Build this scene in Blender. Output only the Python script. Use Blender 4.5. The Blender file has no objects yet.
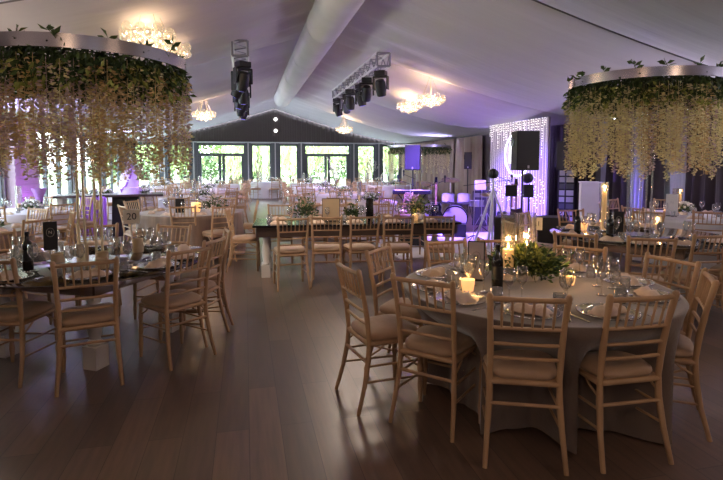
import bpy, math, random
from mathutils import Vector, Matrix
random.seed(7)
PI = math.pi
R = math.radians
scn = bpy.context.scene
COL = scn.collection

# ------------------------------------------------------------------ camera
cam_d = bpy.data.cameras.new('camera')
cam_d.sensor_width = 36
cam_d.lens = 500 / 723 * 36
cam_d.shift_y = -0.05676
cam_d.clip_end = 300
cam_d.clip_start = 0.05
cam = bpy.data.objects.new('camera', cam_d)
COL.objects.link(cam)
cam.location = (0, 0, 1.6)
cam.rotation_euler = (R(90 - 4), 0, R(-13.085))
scn.camera = cam

# ------------------------------------------------------------------ view, sky, daylight
scn.view_settings.view_transform = 'Standard'
scn.view_settings.look = 'None'
scn.view_settings.gamma = 1
scn.view_settings.use_curve_mapping = False
scn.view_settings.exposure = 0.32
EXT = 17.0          # sky strength
w = bpy.data.worlds.new('sky')
scn.world = w
w.use_nodes = True
nt = w.node_tree
nt.nodes.clear()
wo = nt.nodes.new('ShaderNodeOutputWorld')
bg = nt.nodes.new('ShaderNodeBackground')
tc = nt.nodes.new('ShaderNodeTexCoord')
sp = nt.nodes.new('ShaderNodeSeparateXYZ')
cr = nt.nodes.new('ShaderNodeValToRGB')
cr.color_ramp.elements[0].position = 0.0
cr.color_ramp.elements[0].color = (0.80, 0.84, 0.88, 1)
cr.color_ramp.elements[1].position = 0.7
cr.color_ramp.elements[1].color = (0.50, 0.62, 0.85, 1)
nt.links.new(tc.outputs['Generated'], sp.inputs[0])
nt.links.new(sp.outputs['Z'], cr.inputs[0])
nt.links.new(cr.outputs[0], bg.inputs[0])
bg.inputs[1].default_value = EXT
nt.links.new(bg.outputs[0], wo.inputs[0])

def light(name, kind, loc, power, color, size=.2, rot=None, target=None, spot=60, blend=.6, sy=None):
    d = bpy.data.lights.new(name, kind)
    d.energy = power
    d.color = color
    if kind == 'AREA':
        d.size = size
        if sy:
            d.shape = 'RECTANGLE'
            d.size_y = sy
    elif kind == 'SUN':
        d.angle = size
    else:
        d.shadow_soft_size = size
    if kind == 'SPOT':
        d.spot_size = R(spot)
        d.spot_blend = blend
    o = bpy.data.objects.new(name, d)
    COL.objects.link(o)
    o.location = loc
    if target:
        o.rotation_euler = (Vector(target) - Vector(loc)).to_track_quat('-Z', 'Y').to_euler()
    elif rot:
        o.rotation_euler = rot
    return o

light('sun', 'SUN', (0, 40, 30), 5.0, (1, .95, .85), R(1.5), target=(-14, 58, 0))
PX0, PX1, YE, XL, XR, XM = -5.5, 8.5, 26.0, -5.5, 8.5, 1.5
# sky portals in the two glazed sides
for nm, loc, rot, sx, sy in (('end_window_portal', (1.5, YE + .25, 1.35), (R(-90), 0, 0), 13.8, 2.7),
                             ('side_window_portal', (XL - .25, 16.2, 1.35), (R(90), 0, R(-90)), 19.8, 2.7)):
    p = light(nm, 'AREA', loc, 1, (1, 1, 1), sx, rot, sy=sy)
    p.data.cycles.is_portal = True
WARM = (1, .66, .36)
PURP = (.36, .16, 1)
# stage and venue colour wash (lamps on trusses and up-lights), with added fill spots among them
BLU = (.22, .11, 1)
light('stage_wash', 'SPOT', (2.9, 10.3, 3.4), 3000, BLU, .15, target=(5.0, 11.2, .3), spot=64)
light('stage_wash', 'SPOT', (2.9, 13.5, 3.4), 3200, BLU, .15, target=(5.4, 12.0, .5), spot=70)
light('stage_wash', 'SPOT', (5.6, 8.0, 3.3), 2400, BLU, .15, target=(5.6, 10.4, .3), spot=70)
light('dance_floor_wash', 'SPOT', (4.4, 9.6, 3.45), 1500, (.42, .22, 1), .15, target=(3.9, 9.2, 0), spot=58)
light('pier_uplight', 'SPOT', (-4.6, 13.6, .15), 90, (.5, .1, 1), .1, target=(-5.4, 14.2, 1.2), spot=90)
light('cake_wash', 'SPOT', (-.3, 10.2, 3.4), 420, (.36, .13, 1), .1, target=(-2.8, 12.2, .8), spot=36)
for x, y in ((-1.4, 14), (-1.6, 18), (2.7, 14.5), (2.8, 18.5), (5.8, 20)):
    light('far_hall_fill', 'SPOT', (x, y - 2.0, 3.45), 420, (.72, .60, 1), .2, target=(x, y, 0), spot=100)  # fill spots added to brighten the far hall, no fixture modelled
light('backdrop_wash', 'SPOT', (6.2, 11.4, .3), 16, (.65, .5, 1), .1, target=(7.05, 12.2, 1.8), spot=80)
for x, y, tx, ty, pw in ((.6, 5.4, .3, 8.0, 190), (-1.6, 6.6, -1.4, 4.6, 120), (3.2, 5.0, 2.4, 3.4, 90), (5.6, 6.6, 4.9, 5.4, 110), (2.0, 9.3, 1.7, 7.0, 150)):
    light('mid_hall_fill', 'SPOT', (x, y, 3.35), pw, (1, .80, .64), .35, target=(tx, ty, .7), spot=84, blend=1)  # warm fill added overhead to lighten the mid hall and tabletops
# unseen spots added along the walls to brighten the fabric ceiling
for x, y, c, pw in ((8.0, 18.6, (.54, .50, 1), 340), (8.0, 13.0, (.50, .40, 1), 360), (-4.9, 19, (.54, .50, 1), 620), (-4.9, 11.5, (.50, .38, 1), 380),
                    (8.0, 7.2, (.80, .74, 1), 330), (8.0, 3.2, (.86, .82, 1), 330), (-4.9, 5.5, (1, .76, .62), 330), (-4.6, .8, (1, .76, .62), 120)):
    light('ceiling_fill', 'SPOT', (x, y, 1.9), pw, c, .25, target=(1.5 + (x - 1.5) * .35, y + .6, 4.1), spot=120, blend=1)
# warm fill points added behind the camera to lift the near chairs
light('near_hall_fill', 'POINT', (-1.1, -1.0, 3.0), 42, (1, .68, .42), .4)
light('near_hall_fill', 'POINT', (4.2, -1.0, 3.0), 50, (1, .70, .46), .4)

# ------------------------------------------------------------------ materials
MATS = {}
def mat(name, col, rough=.6, metal=0., emit=None, es=0., noise=None, bump=None, spec=.5, trans=0., sheen=0., coat=0.):
    """noise=(scale, amount, (stretch)) varies the colour; bump=(scale, strength)"""
    m = bpy.data.materials.new(name)
    m.use_nodes = True
    n = m.node_tree.nodes
    l = m.node_tree.links
    b = n['Principled BSDF']
    b.inputs['Base Color'].default_value = (*col, 1)
    b.inputs['Roughness'].default_value = rough
    b.inputs['Metallic'].default_value = metal
    b.inputs['Specular IOR Level'].default_value = spec
    if sheen: b.inputs['Sheen Weight'].default_value = sheen
    if coat: b.inputs['Coat Weight'].default_value = coat
    if emit:
        b.inputs['Emission Color'].default_value = (*emit, 1)
        b.inputs['Emission Strength'].default_value = es
    if noise or bump:
        t = n.new('ShaderNodeTexCoord')
        mp = n.new('ShaderNodeMapping')
        l.new(t.outputs['Object'], mp.inputs[0])
    if noise:
        if len(noise) > 2: mp.inputs['Scale'].default_value = noise[2]
        x = n.new('ShaderNodeTexNoise')
        x.inputs['Scale'].default_value = noise[0]
        x.inputs['Detail'].default_value = 4
        l.new(mp.outputs[0], x.inputs['Vector'])
        r = n.new('ShaderNodeValToRGB')
        a = noise[1]
        r.color_ramp.elements[0].position = .3
        r.color_ramp.elements[1].position = .7
        r.color_ramp.elements[0].color = (*[c * (1 - a) for c in col], 1)
        r.color_ramp.elements[1].color = (*[min(1, c * (1 + a)) for c in col], 1)
        l.new(x.outputs['Fac'], r.inputs[0])
        l.new(r.outputs[0], b.inputs['Base Color'])
    if bump:
        x2 = n.new('ShaderNodeTexNoise')
        x2.inputs['Scale'].default_value = bump[0]
        l.new(mp.outputs[0], x2.inputs['Vector'])
        bp = n.new('ShaderNodeBump')
        bp.inputs['Strength'].default_value = bump[1]
        bp.inputs['Distance'].default_value = .02
        l.new(x2.outputs['Fac'], bp.inputs['Height'])
        l.new(bp.outputs[0], b.inputs['Normal'])
    MATS[name] = m
    return m

def glass_mat(name, tint=(1, 1, 1), refl=1.0, ior=1.45, emit=None, es=0, body=0.0, bodycol=(.8, .8, .85)):
    m = bpy.data.materials.new(name)
    m.use_nodes = True
    n = m.node_tree.nodes
    l = m.node_tree.links
    n.clear()
    o = n.new('ShaderNodeOutputMaterial')
    tr = n.new('ShaderNodeBsdfTransparent')
    tr.inputs[0].default_value = (*tint, 1)
    gl = n.new('ShaderNodeBsdfGlossy')
    gl.inputs['Roughness'].default_value = .04
    fr = n.new('ShaderNodeLayerWeight')
    fr.inputs[0].default_value = .5
    pw = n.new('ShaderNodeMath')
    pw.operation = 'POWER'
    pw.inputs[1].default_value = 2.2
    ad0 = n.new('ShaderNodeMath')
    ad0.inputs[1].default_value = .05
    l.new(pw.outputs[0], ad0.inputs[0])
    l.new(fr.outputs['Facing'], pw.inputs[0])
    mu = n.new('ShaderNodeMath')
    mu.operation = 'MULTIPLY'
    mu.inputs[1].default_value = refl * 1.6
    mu.use_clamp = True
    l.new(ad0.outputs[0], mu.inputs[0])
    mx = n.new('ShaderNodeMixShader')
    l.new(mu.outputs[0], mx.inputs[0])
    l.new(tr.outputs[0], mx.inputs[1])
    l.new(gl.outputs[0], mx.inputs[2])
    last = mx
    if body:
        df = n.new('ShaderNodeBsdfDiffuse')
        df.inputs[0].default_value = (*bodycol, 1)
        m2 = n.new('ShaderNodeMixShader')
        m2.inputs[0].default_value = body
        l.new(last.outputs[0], m2.inputs[1])
        l.new(df.outputs[0], m2.inputs[2])
        last = m2
    if emit:
        e = n.new('ShaderNodeEmission')
        e.inputs[0].default_value = (*emit, 1)
        e.inputs[1].default_value = es
        ad = n.new('ShaderNodeAddShader')
        l.new(last.outputs[0], ad.inputs[0])
        l.new(e.outputs[0], ad.inputs[1])
        last = ad
    l.new(last.outputs[0], o.inputs[0])
    MATS[name] = m
    return m

mat('chair_wood', (.41, .25, .135), .45, noise=(6, .22, (1, 1, .25)))
mat('cushion', (.42, .27, .165), .7, noise=(5, .12), bump=(14, .15), sheen=.2)
mat('taupe_cloth', (.13, .088, .066), .8, noise=(3, .1), bump=(60, .1), sheen=.5)
mat('brown_cloth', (.21, .14, .105), .85, noise=(3, .3, (3, 3, .2)), sheen=.3)
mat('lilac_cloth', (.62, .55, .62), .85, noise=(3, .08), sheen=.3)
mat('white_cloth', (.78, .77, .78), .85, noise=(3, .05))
mat('napkin', (.66, .50, .38), .85, noise=(9, .12), bump=(30, .4))
mat('white_wood', (.62, .58, .54), .5, noise=(5, .12, (1, 1, .3)))
mat('dark_wood', (.05, .032, .026), .35, noise=(5, .25, (1, 1, .3)))
mat('mirror_apron', (.35, .31, .29), .12, 1)
mat('mirror_top', (.16, .14, .13), .06, 1.0)
mat('steel', (.55, .54, .56), .28, 1)
mat('satin_ring', (.50, .47, .50), .24, 1, noise=(1.2, .35))
mat('brass', (.86, .72, .48), .25, .5)
mat('silver', (.75, .74, .74), .18, 1)
mat('black', (.012, .012, .014), .5)
mat('black_gloss', (.010, .010, .012), .18)
mat('speaker_black', (.022, .022, .025), .55, bump=(200, .2))
mat('speaker_grille', (.035, .035, .04), .6)
mat('wine_dark', (.012, .012, .012), .1)
mat('leaf_dark', (.030, .062, .014), .6, noise=(7, .4))
mat('leaf_mid', (.07, .12, .028), .6, noise=(7, .4))
mat('leaf_lime', (.32, .36, .08), .6, noise=(7, .35))
mat('petal_cream', (.88, .78, .44), .7, noise=(9, .18))
mat('petal_blush', (.62, .48, .44), .7, noise=(9, .18))
mat('petal_sand', (.66, .48, .22), .7, noise=(9, .25))
mat('petal_white', (.85, .83, .80), .7)
mat('candle_wax', (.90, .70, .42), .6, emit=(1, .5, .15), es=.18)
mat('flame', (1, .8, .4), .5, emit=(1, .62, .22), es=14)
mat('votive_glow', (.9, .6, .3), .4, emit=(1, .52, .18), es=.8)
mat('duct', (.60, .575, .60), .6, noise=(2, .06), bump=(3, .5))
mat('truss', (.74, .73, .76), .4, .15)
mat('seam', (.16, .15, .17), .7)
mat('truss_dark', (.30, .30, .33), .35, .6)
mat('frame_grey', (.10, .11, .13), .45)
mat('frame_edge', (.55, .56, .60), .4)
mat('wall_grey', (.22, .20, .21), .7)
mat('beige_drape', (.42, .34, .27), .85, sheen=.2, noise=(2, .25, (1, 1, .1)))
mat('dark_drape', (.035, .025, .033), .85, sheen=.2)
mat('sheer', (.50, .52, .68), .8)
mat('paper', (.78, .70, .58), .7)
mat('menu_paper', (.42, .37, .38), .6)
mat('ink', (.02, .02, .02), .6)
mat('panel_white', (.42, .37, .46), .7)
mat('led_white', (1, 1, 1), .5, emit=(1, .93, .86), es=1.6)
mat('led_neon', (1, 1, 1), .5, emit=(1, .97, .95), es=2.0)
mat('lens_blue', (.1, .1, .5), .2, emit=(.25, .2, 1), es=1.0)
mat('icing', (.85, .80, .85), .6)
mat('purple_drape', (.42, .20, .62), .7, bump=(12, .5))
mat('pier_brick', (.50, .36, .46), .8)
mat('lawn', (.42, .52, .24), .9, noise=(1.5, .3))
mat('paving', (.55, .54, .50), .8, noise=(2, .1))
mat('tree_leaf', (.26, .36, .12), .7, noise=(.6, .45))
mat('tree_leaf_pale', (.45, .54, .24), .7, noise=(.6, .35))
mat('tree_leaf_dark', (.13, .19, .08), .7, noise=(.6, .45))
mat('bark', (.12, .09, .07), .9)
mat('drum_shell', (.5, .48, .56), .3)
mat('drum_head', (.62, .6, .66), .5)
mat('cymbal', (.70, .55, .30), .25, 1)
mat('gable_wood', (.085, .066, .062), .6)
mat('amber_glow', (.9, .5, .25), .4, emit=(1, .42, .15), es=.35)
mat('cardboard_gold', (.50, .37, .22), .6)
glass_mat('glass', (.97, .97, .97), 1.0, body=.025, bodycol=(.8,.78,.76))
glass_mat('crystal', (.95, .95, .96), 1.0, body=.14, bodycol=(.75, .72, .70))
glass_mat('window_glass', (.96, .98, .98), .5)
glass_mat('acrylic', (.93, .93, .95), 1.0, body=.22, bodycol=(.7, .7, .75))
glass_mat('globe', (.9, .88, .85), .9, emit=(1, .74, .45), es=.10, body=.02)
mat('bulb', (1, 1, 1), .5, emit=(1, .80, .58), es=4)

def wood_floor():
    m = bpy.data.materials.new('wood_floor')
    m.use_nodes = True
    n, l = m.node_tree.nodes, m.node_tree.links
    b = n['Principled BSDF']
    tcn = n.new('ShaderNodeTexCoord')
    mp = n.new('ShaderNodeMapping')
    mp.inputs['Rotation'].default_value = (0, 0, R(90))
    l.new(tcn.outputs['Object'], mp.inputs[0])
    br = n.new('ShaderNodeTexBrick')
    br.offset = .37
    br.inputs['Scale'].default_value = 1
    br.inputs['Brick Width'].default_value = 1.5
    br.inputs['Row Height'].default_value = .19
    br.inputs['Mortar Size'].default_value = .0018
    br.inputs['Mortar Smooth'].default_value = .3
    br.inputs['Bias'].default_value = 0
    br.inputs['Color1'].default_value = (.17, .105, .074, 1)
    br.inputs['Color2'].default_value = (.100, .063, .046, 1)
    br.inputs['Mortar'].default_value = (.02, .013, .01, 1)
    l.new(mp.outputs[0], br.inputs['Vector'])
    mg = n.new('ShaderNodeMapping')
    mg.inputs['Scale'].default_value = (14, 1.1, 1)
    l.new(tcn.outputs['Object'], mg.inputs[0])
    nz = n.new('ShaderNodeTexNoise')
    nz.inputs['Scale'].default_value = 2.2
    nz.inputs['Detail'].default_value = 7
    nz.inputs['Distortion'].default_value = 0
    l.new(mg.outputs[0], nz.inputs['Vector'])
    rp = n.new('ShaderNodeValToRGB')
    rp.color_ramp.elements[0].position = .3
    rp.color_ramp.elements[0].color = (.75, .74, .73, 1)
    rp.color_ramp.elements[1].position = .72
    rp.color_ramp.elements[1].color = (1.25, 1.22, 1.2, 1)
    l.new(nz.outputs['Fac'], rp.inputs[0])
    mx = n.new('ShaderNodeMix')
    mx.data_type = 'RGBA'
    mx.blend_type = 'MULTIPLY'
    mx.inputs[0].default_value = 1
    l.new(br.outputs['Color'], mx.inputs[6])
    l.new(rp.outputs[0], mx.inputs[7])
    l.new(mx.outputs[2], b.inputs['Base Color'])
    r2 = n.new('ShaderNodeMapRange')
    r2.inputs[3].default_value = .26
    r2.inputs[4].default_value = .46
    l.new(nz.outputs['Fac'], r2.inputs[0])
    l.new(r2.outputs[0], b.inputs['Roughness'])
    bp = n.new('ShaderNodeBump')
    bp.inputs['Strength'].default_value = .08
    bp.inputs['Distance'].default_value = .004
    l.new(nz.outputs['Fac'], bp.inputs['Height'])
    l.new(bp.outputs[0], b.inputs['Normal'])
    b.inputs['Specular IOR Level'].default_value = .9
    return m
MATS['wood_floor'] = wood_floor()

def fabric_ceiling():
    m = mat('liner', (.60, .575, .61), .8)
    n, l = m.node_tree.nodes, m.node_tree.links
    tcn = n.new('ShaderNodeTexCoord')
    mp = n.new('ShaderNodeMapping')
    mp.inputs['Scale'].default_value = (.35, 3.2, .35)
    l.new(tcn.outputs['Object'], mp.inputs[0])
    nz = n.new('ShaderNodeTexNoise')
    nz.inputs['Scale'].default_value = 1.1
    nz.inputs['Detail'].default_value = 3
    l.new(mp.outputs[0], nz.inputs['Vector'])
    bp = n.new('ShaderNodeBump')
    bp.inputs['Strength'].default_value = .5
    bp.inputs['Distance'].default_value = .06
    l.new(nz.outputs['Fac'], bp.inputs['Height'])
    l.new(bp.outputs[0], n['Principled BSDF'].inputs['Normal'])
fabric_ceiling()

# ------------------------------------------------------------------ mesh helpers
class MB:
    def __init__(s):
        s.v, s.f, s.mi, s.cur = [], [], [], 0
    def add(s, vs, fs):
        o = len(s.v)
        s.v += [tuple(p) for p in vs]
        for f in fs:
            s.f.append([i + o for i in f])
            s.mi.append(s.cur)
    def box(s, c, d, rz=0, rx=0, ry=0, top=1.0):
        M = Matrix.Translation(c) @ Matrix.Rotation(rz, 4, 'Z') @ Matrix.Rotation(ry, 4, 'Y') @ Matrix.Rotation(rx, 4, 'X')
        vs = []
        for z in (-1, 1):
            k = top if z > 0 else 1
            for x, y in ((-1, -1), (1, -1), (1, 1), (-1, 1)):
                vs.append(M @ Vector((x * d[0] / 2 * k, y * d[1] / 2 * k, z * d[2] / 2)))
        s.add(vs, [(3, 2, 1, 0), (4, 5, 6, 7), (0, 1, 5, 4), (1, 2, 6, 5), (2, 3, 7, 6), (3, 0, 4, 7)])
        return s
    def tube(s, pts, rad, seg=6, cap=True, closed=False):
        pts = [Vector(p) for p in pts]
        n = len(pts)
        if not hasattr(rad, '__len__'): rad = [rad] * n
        vs, fs = [], []
        t0 = (pts[1] - pts[0]).normalized()
        a = t0.orthogonal().normalized()
        for i, p in enumerate(pts):
            if closed:
                t = (pts[(i + 1) % n] - pts[i - 1])
            else:
                t = pts[min(i + 1, n - 1)] - pts[max(i - 1, 0)]
            t.normalize()
            a = (a - t * a.dot(t)).normalized()
            b = t.cross(a)
            for k in range(seg):
                an = 2 * PI * k / seg
                vs.append(p + (a * math.cos(an) + b * math.sin(an)) * rad[i])
        m = n if closed else n - 1
        for i in range(m):
            for k in range(seg):
                k2 = (k + 1) % seg
                j = (i + 1) % n
                fs.append((i * seg + k, i * seg + k2, j * seg + k2, j * seg + k))
        if cap and not closed:
            fs.append(tuple(reversed(range(seg))))
            fs.append(tuple((n - 1) * seg + k for k in range(seg)))
        s.add(vs, fs)
        return s
    def lathe(s, prof, seg=20, c=(0, 0, 0), cap=True, sx=1, sy=1):
        vs, fs = [], []
        n = len(prof)
        for r, z in prof:
            for k in range(seg):
                a = 2 * PI * k / seg
                vs.append((c[0] + r * math.cos(a) * sx, c[1] + r * math.sin(a) * sy, c[2] + z))
        for i in range(n - 1):
            for k in range(seg):
                k2 = (k + 1) % seg
                fs.append((i * seg + k, i * seg + k2, (i + 1) * seg + k2, (i + 1) * seg + k))
        if cap:
            if prof[0][0] > 1e-4: fs.append(tuple(reversed(range(seg))))
            if prof[-1][0] > 1e-4: fs.append(tuple((n - 1) * seg + k for k in range(seg)))
        s.add(vs, fs)
        return s
    def sphere(s, c, r, seg=10, rings=6, sz=1):
        prof = [(max(1e-5, r * math.sin(PI * i / rings)), -r * sz * math.cos(PI * i / rings)) for i in range(rings + 1)]
        return s.lathe(prof, seg, c, False)
    def leaf(s, p, d, L, W, tw=None):
        d = Vector(d).normalized()
        a = d.orthogonal().normalized()
        a.rotate(Matrix.Rotation(random.uniform(0, 2 * PI) if tw is None else tw, 3, d))
        p = Vector(p)
        m = p + d * L * .5
        nn = d.cross(a) * W * .25
        s.add([p, m + a * W * .5 + nn, p + d * L, m - a * W * .5 + nn], [(0, 1, 2, 3)])
        return s
    def build(s, name, m, parent=None, smooth=False, loc=None, bevel=0, solid=0):
        me = bpy.data.meshes.new(name)
        me.from_pydata(s.v, [], s.f)
        ms = m if isinstance(m, (list, tuple)) else [m]
        for x in ms: me.materials.append(MATS[x])
        if len(ms) > 1:
            me.polygons.foreach_set('material_index', s.mi)
        if smooth:
            me.polygons.foreach_set('use_smooth', [True] * len(me.polygons))
            if smooth != 'all':
                try: me.set_sharp_from_angle(angle=R(50))
                except Exception: pass
        me.update()
        o = bpy.data.objects.new(name, me)
        COL.objects.link(o)
        if parent: o.parent = parent
        if loc: o.location = loc
        if bevel:
            b = o.modifiers.new('bevel', 'BEVEL')
            b.width = bevel
            b.segments = 2
        if solid:
            b = o.modifiers.new('solid', 'SOLIDIFY')
            b.thickness = solid
            b.offset = 0
        return o

def tag(o, label, cat=None, group=None, kind=None):
    if label: o['label'] = label
    if cat: o['category'] = cat
    if group: o['group'] = group
    if kind: o['kind'] = kind
    return o
def thing(name, label, cat, loc=(0, 0, 0), rz=0, group=None):
    o = bpy.data.objects.new(name, None)
    COL.objects.link(o)
    o.empty_display_size = .1
    o.location = loc
    o.rotation_euler = (0, 0, rz)
    return tag(o, label, cat, group)
KIDS = {}
def kids(o):
    k = o.name
    if k not in KIDS: KIDS[k] = list(o.children)
    return KIDS[k]
def copy_tree(o, parent=None):
    c = o.copy()
    COL.objects.link(c)
    if parent: c.parent = parent
    for ch in kids(o): copy_tree(ch, c)
    return c
class Proto:
    """first use is the original, later uses are copies of it and of its parts"""
    def __init__(s, make): s.make, s.o = make, None
    def place(s, loc, rz=0, label=None, group=None):
        if s.o is None:
            s.o = s.make()
            c = s.o
        else:
            c = copy_tree(s.o)
        c.location = loc
        c.rotation_euler = (0, 0, rz)
        if label: c['label'] = label
        if group: c['group'] = group
        return c
def struct(o):
    o['kind'] = 'structure'
    return o
def text_mesh(name, s, size, m, parent, loc, rot, extrude=.0015, squash=1):
    c = bpy.data.curves.new(name, 'FONT')
    c.body = s
    c.size = size
    c.extrude = extrude
    c.align_x = 'CENTER'
    c.align_y = 'CENTER'
    t = bpy.data.objects.new(name, c)
    COL.objects.link(t)
    bpy.context.view_layer.update()
    me = bpy.data.meshes.new_from_object(t)
    bpy.data.objects.remove(t)
    me.materials.clear()
    me.materials.append(MATS[m])
    o = bpy.data.objects.new(name, me)
    COL.objects.link(o)
    o.parent = parent
    o.location = loc
    o.rotation_euler = rot
    o.scale = (squash, 1, 1)
    return o

# ------------------------------------------------------------------ room shell
struct(MB().box((1.5, 11, -.05), (14.3, 30.6, .1)).build('floor', 'wood_floor'))

def eave(y): return 2.68
def ceil_z(x, y, sag=True):
    u = min(1, abs(x - XM) / 7)
    e = eave(y)
    z = e + (4.42 - e) * (1 - u) ** 1.3
    if sag:
        ph = ((y - 1) / 5) % 1
        s = math.sin(PI * ph) ** .75
        z -= .36 * s * (.35 + .65 * math.sin(PI * min(1, u)))  * (.35 if y > 21 else 1) * (1 if u < .7 else (1 - u) / .3)
        # gathers fanning from the ridge
        g = max(0, 1 - u * 2.6)
        z += .06 * g * math.sin(ph * 2 * PI * 6 + u * 14) * math.sin(PI * ph)
    return z
m = MB()
NX, ys = 72, []
y = -4.0
while y <= 26.001:
    ys.append(y)
    y += .125
for yy in [1 + 5 * k for k in range(-1, 6)]:
    for d in (-.035, -.02, .02, .035):
        if -4 < yy + d < 26: ys.append(yy + d)
ys = sorted(set(round(a, 4) for a in ys))
vs = [(XL + 14 * i / NX, y, ceil_z(XL + 14 * i / NX, y)) for y in ys for i in range(NX + 1)]
fs = [(j * (NX + 1) + i, (j + 1) * (NX + 1) + i, (j + 1) * (NX + 1) + i + 1, j * (NX + 1) + i + 1) for j in range(len(ys) - 1) for i in range(NX)]
m.add(vs, fs)
struct(m.build('ceiling', 'liner', smooth='all'))

for k in range(2):
    y = 1 + 5 * k
    mb = MB()
    pts = [(XL + 14 * i / 60, y, ceil_z(XL + 14 * i / 60, y) - .012) for i in range(61)]
    mb.tube(pts, .016, 5)
    struct(mb.build('trim_%d' % (20 + k), 'seam', smooth='all'))
# end wall: clad gable over a glazed screen
m = MB()
N = 112
for i in range(N):
    x0 = XL + 14 * i / N
    x1 = XL + 14 * (i + 1) / N
    zt = max(ceil_z(x0, 26, False), ceil_z(x1, 26, False)) + .1
    dy = 0 if i % 2 else .06
    m.box(((x0 + x1) / 2, 26.1 + dy, (2.70 + zt) / 2), (x1 - x0 - .012, .1, zt - 2.70))
m.box((1.5, 26.2, 3.5), (14.2, .05, 1.9))
struct(m.build('wall_end', 'gable_wood'))
struct(MB().box((1.5, 26.0, 2.68), (14, .16, .07)).build('trim_1', 'frame_edge'))
for k, (zz) in enumerate((3.87, 3.29)):
    o = MB().lathe([(.09, 0), (.09, .05), (.06, .09), (1e-4, .1)], 16).build('spotlight', 'led_neon', smooth=True)
    o.location = (1.55, 26.03, zz)
    o.rotation_euler = (R(90), 0, 0)
    tag(o, ['small round white light high on the dark gable, upper one', 'small round white light on the dark gable, lower one'][k], 'light', 'gable lights')

bounds = [-5.5, -5.2, -4.0, -3.65, -2.62, -2.29, .02, .31, 1.31, 1.71, 2.68, 2.99, 5.42, 5.80, 6.78, 7.17, 8.18, 8.5]
wi, di, ti = 1, 1, 2
for i in range(0, len(bounds) - 1):
    a, b = bounds[i], bounds[i + 1]
    c, wd = (a + b) / 2, b - a
    if i % 2 == 0:
        m = MB().box((c, 26.02, 1.33), (wd, .22, 2.66))
        o = struct(m.build('trim_%d' % ti, 'frame_grey'))
        MB().box((c, 25.895, 1.33), (.05, .03, 2.66)).build('edge_strip', 'frame_edge', o)
        ti += 1
    else:
        e = bpy.data.objects.new('x', None)
        COL.objects.link(e)
        door = wd > 2
        fr = MB()
        t = .07
        fr.box((a + t / 2, 26.05, 1.33), (t, .1, 2.66)).box((b - t / 2, 26.05, 1.33), (t, .1, 2.66))
        fr.box((c, 26.05, 2.59), (wd, .1, .14)).box((c, 26.05, .06), (wd, .1, .12))
        if door:
            fr.box((c, 26.04, 2.06), (wd, .12, .14))
            for x in (a + .12, c - .09, c + .09, b - .12):
                fr.box((x, 26.05, 1.0), (.14, .09, 2.0))
            fr.box((c, 26.05, .15), (wd - .1, .09, .26))
            e.name = 'door_%d' % di
            di += 1
        else:
            e.name = 'window_%d' % wi
            wi += 1
        struct(e)
        fr.build('window_frame' if not door else 'door_frame', 'frame_grey', e)
        MB().box((c, 26.07, 1.33), (wd - .1, .012, 2.5)).build('glass_pane', 'window_glass', e)
        if door:
            for x in (c - .1, c + .1):
                MB().tube([(x, 25.97, .95), (x, 25.93, .97), (x, 25.93, 1.25), (x, 25.97, 1.27)], .012).build('door_handle', 'steel', e)
# blinds rolled at the window heads
# left glazed wall
yb = [-4, -.5, 3, 6.5, 10, 13.4]
ybs = [(6.4, 9.6), (9.9, 13.3), (15.0, 18.2), (18.5, 21.9), (22.2, 25.8)]
wl = MB()
edges = [-4.3] + [v for p in ybs for v in p] + [26.1]
wl.box((XL - .1, 11, 3.05), (.2, 30.4, .82))
for i in range(0, len(edges), 2):
    a, b = edges[i], edges[i + 1]
    wl.box((XL - .1, (a + b) / 2, 1.33), (.2, b - a, 2.66))
struct(wl.build('wall_left', 'wall_grey'))
for k, (a, b) in enumerate(ybs):
    e = bpy.data.objects.new('window_%d' % wi, None)
    wi += 1
    COL.objects.link(e)
    struct(e)
    fr = MB()
    fr.box((XL - .1, (a + b) / 2, 2.58), (.1, b - a, .14)).box((XL - .1, (a + b) / 2, .1), (.1, b - a, .2))
    nn = 3
    for q in range(nn + 1):
        fr.box((XL - .1, a + (b - a) * q / nn, 1.33), (.1, .09, 2.66))
    fr.build('window_frame', 'frame_grey', e)
    MB().box((XL - .1, (a + b) / 2, 1.33), (.012, b - a, 2.5)).build('glass_pane', 'window_glass', e)
m = MB()
for k in range(34):
    m.box((XL + .09 + .01 * (k % 2), 14.13, .04 + k * .078), (.2, 1.45, .070))
m.box((XL + .07, 14.13, 1.33), (.16, 1.42, 2.66))
struct(m.build('trim_pier', 'pier_brick'))
# right wall, solid behind curtains, with three tall windows behind the sheers
sheers = [(8.05, 8.45), (9.15, 9.5), (10.2, 10.5), (6.6, 7.1)]
wr = MB()
cuts = sorted(sheers)
yy = -4.3
for a, b in cuts:
    wr.box((XR + .1, (yy + a) / 2, 1.75), (.2, a - yy, 3.5))
    yy = b
wr.box((XR + .1, (yy + 26.1) / 2, 1.75), (.2, 26.1 - yy, 3.5))
for a, b in cuts: wr.box((XR + .1, (a + b) / 2, 3.1), (.2, b - a, .8))
struct(wr.build('wall_right', 'wall_grey'))
struct(MB().box((1.5, -4.3, 2.2), (14.4, .2, 4.4)).build('wall_back', 'wall_grey'))
for a, b in cuts:
    e = struct(MB().box((XR + .1, (a + b) / 2, 1.35), (.012, b - a, 2.7)).build('window_%d' % wi, 'window_glass'))
    wi += 1

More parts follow.
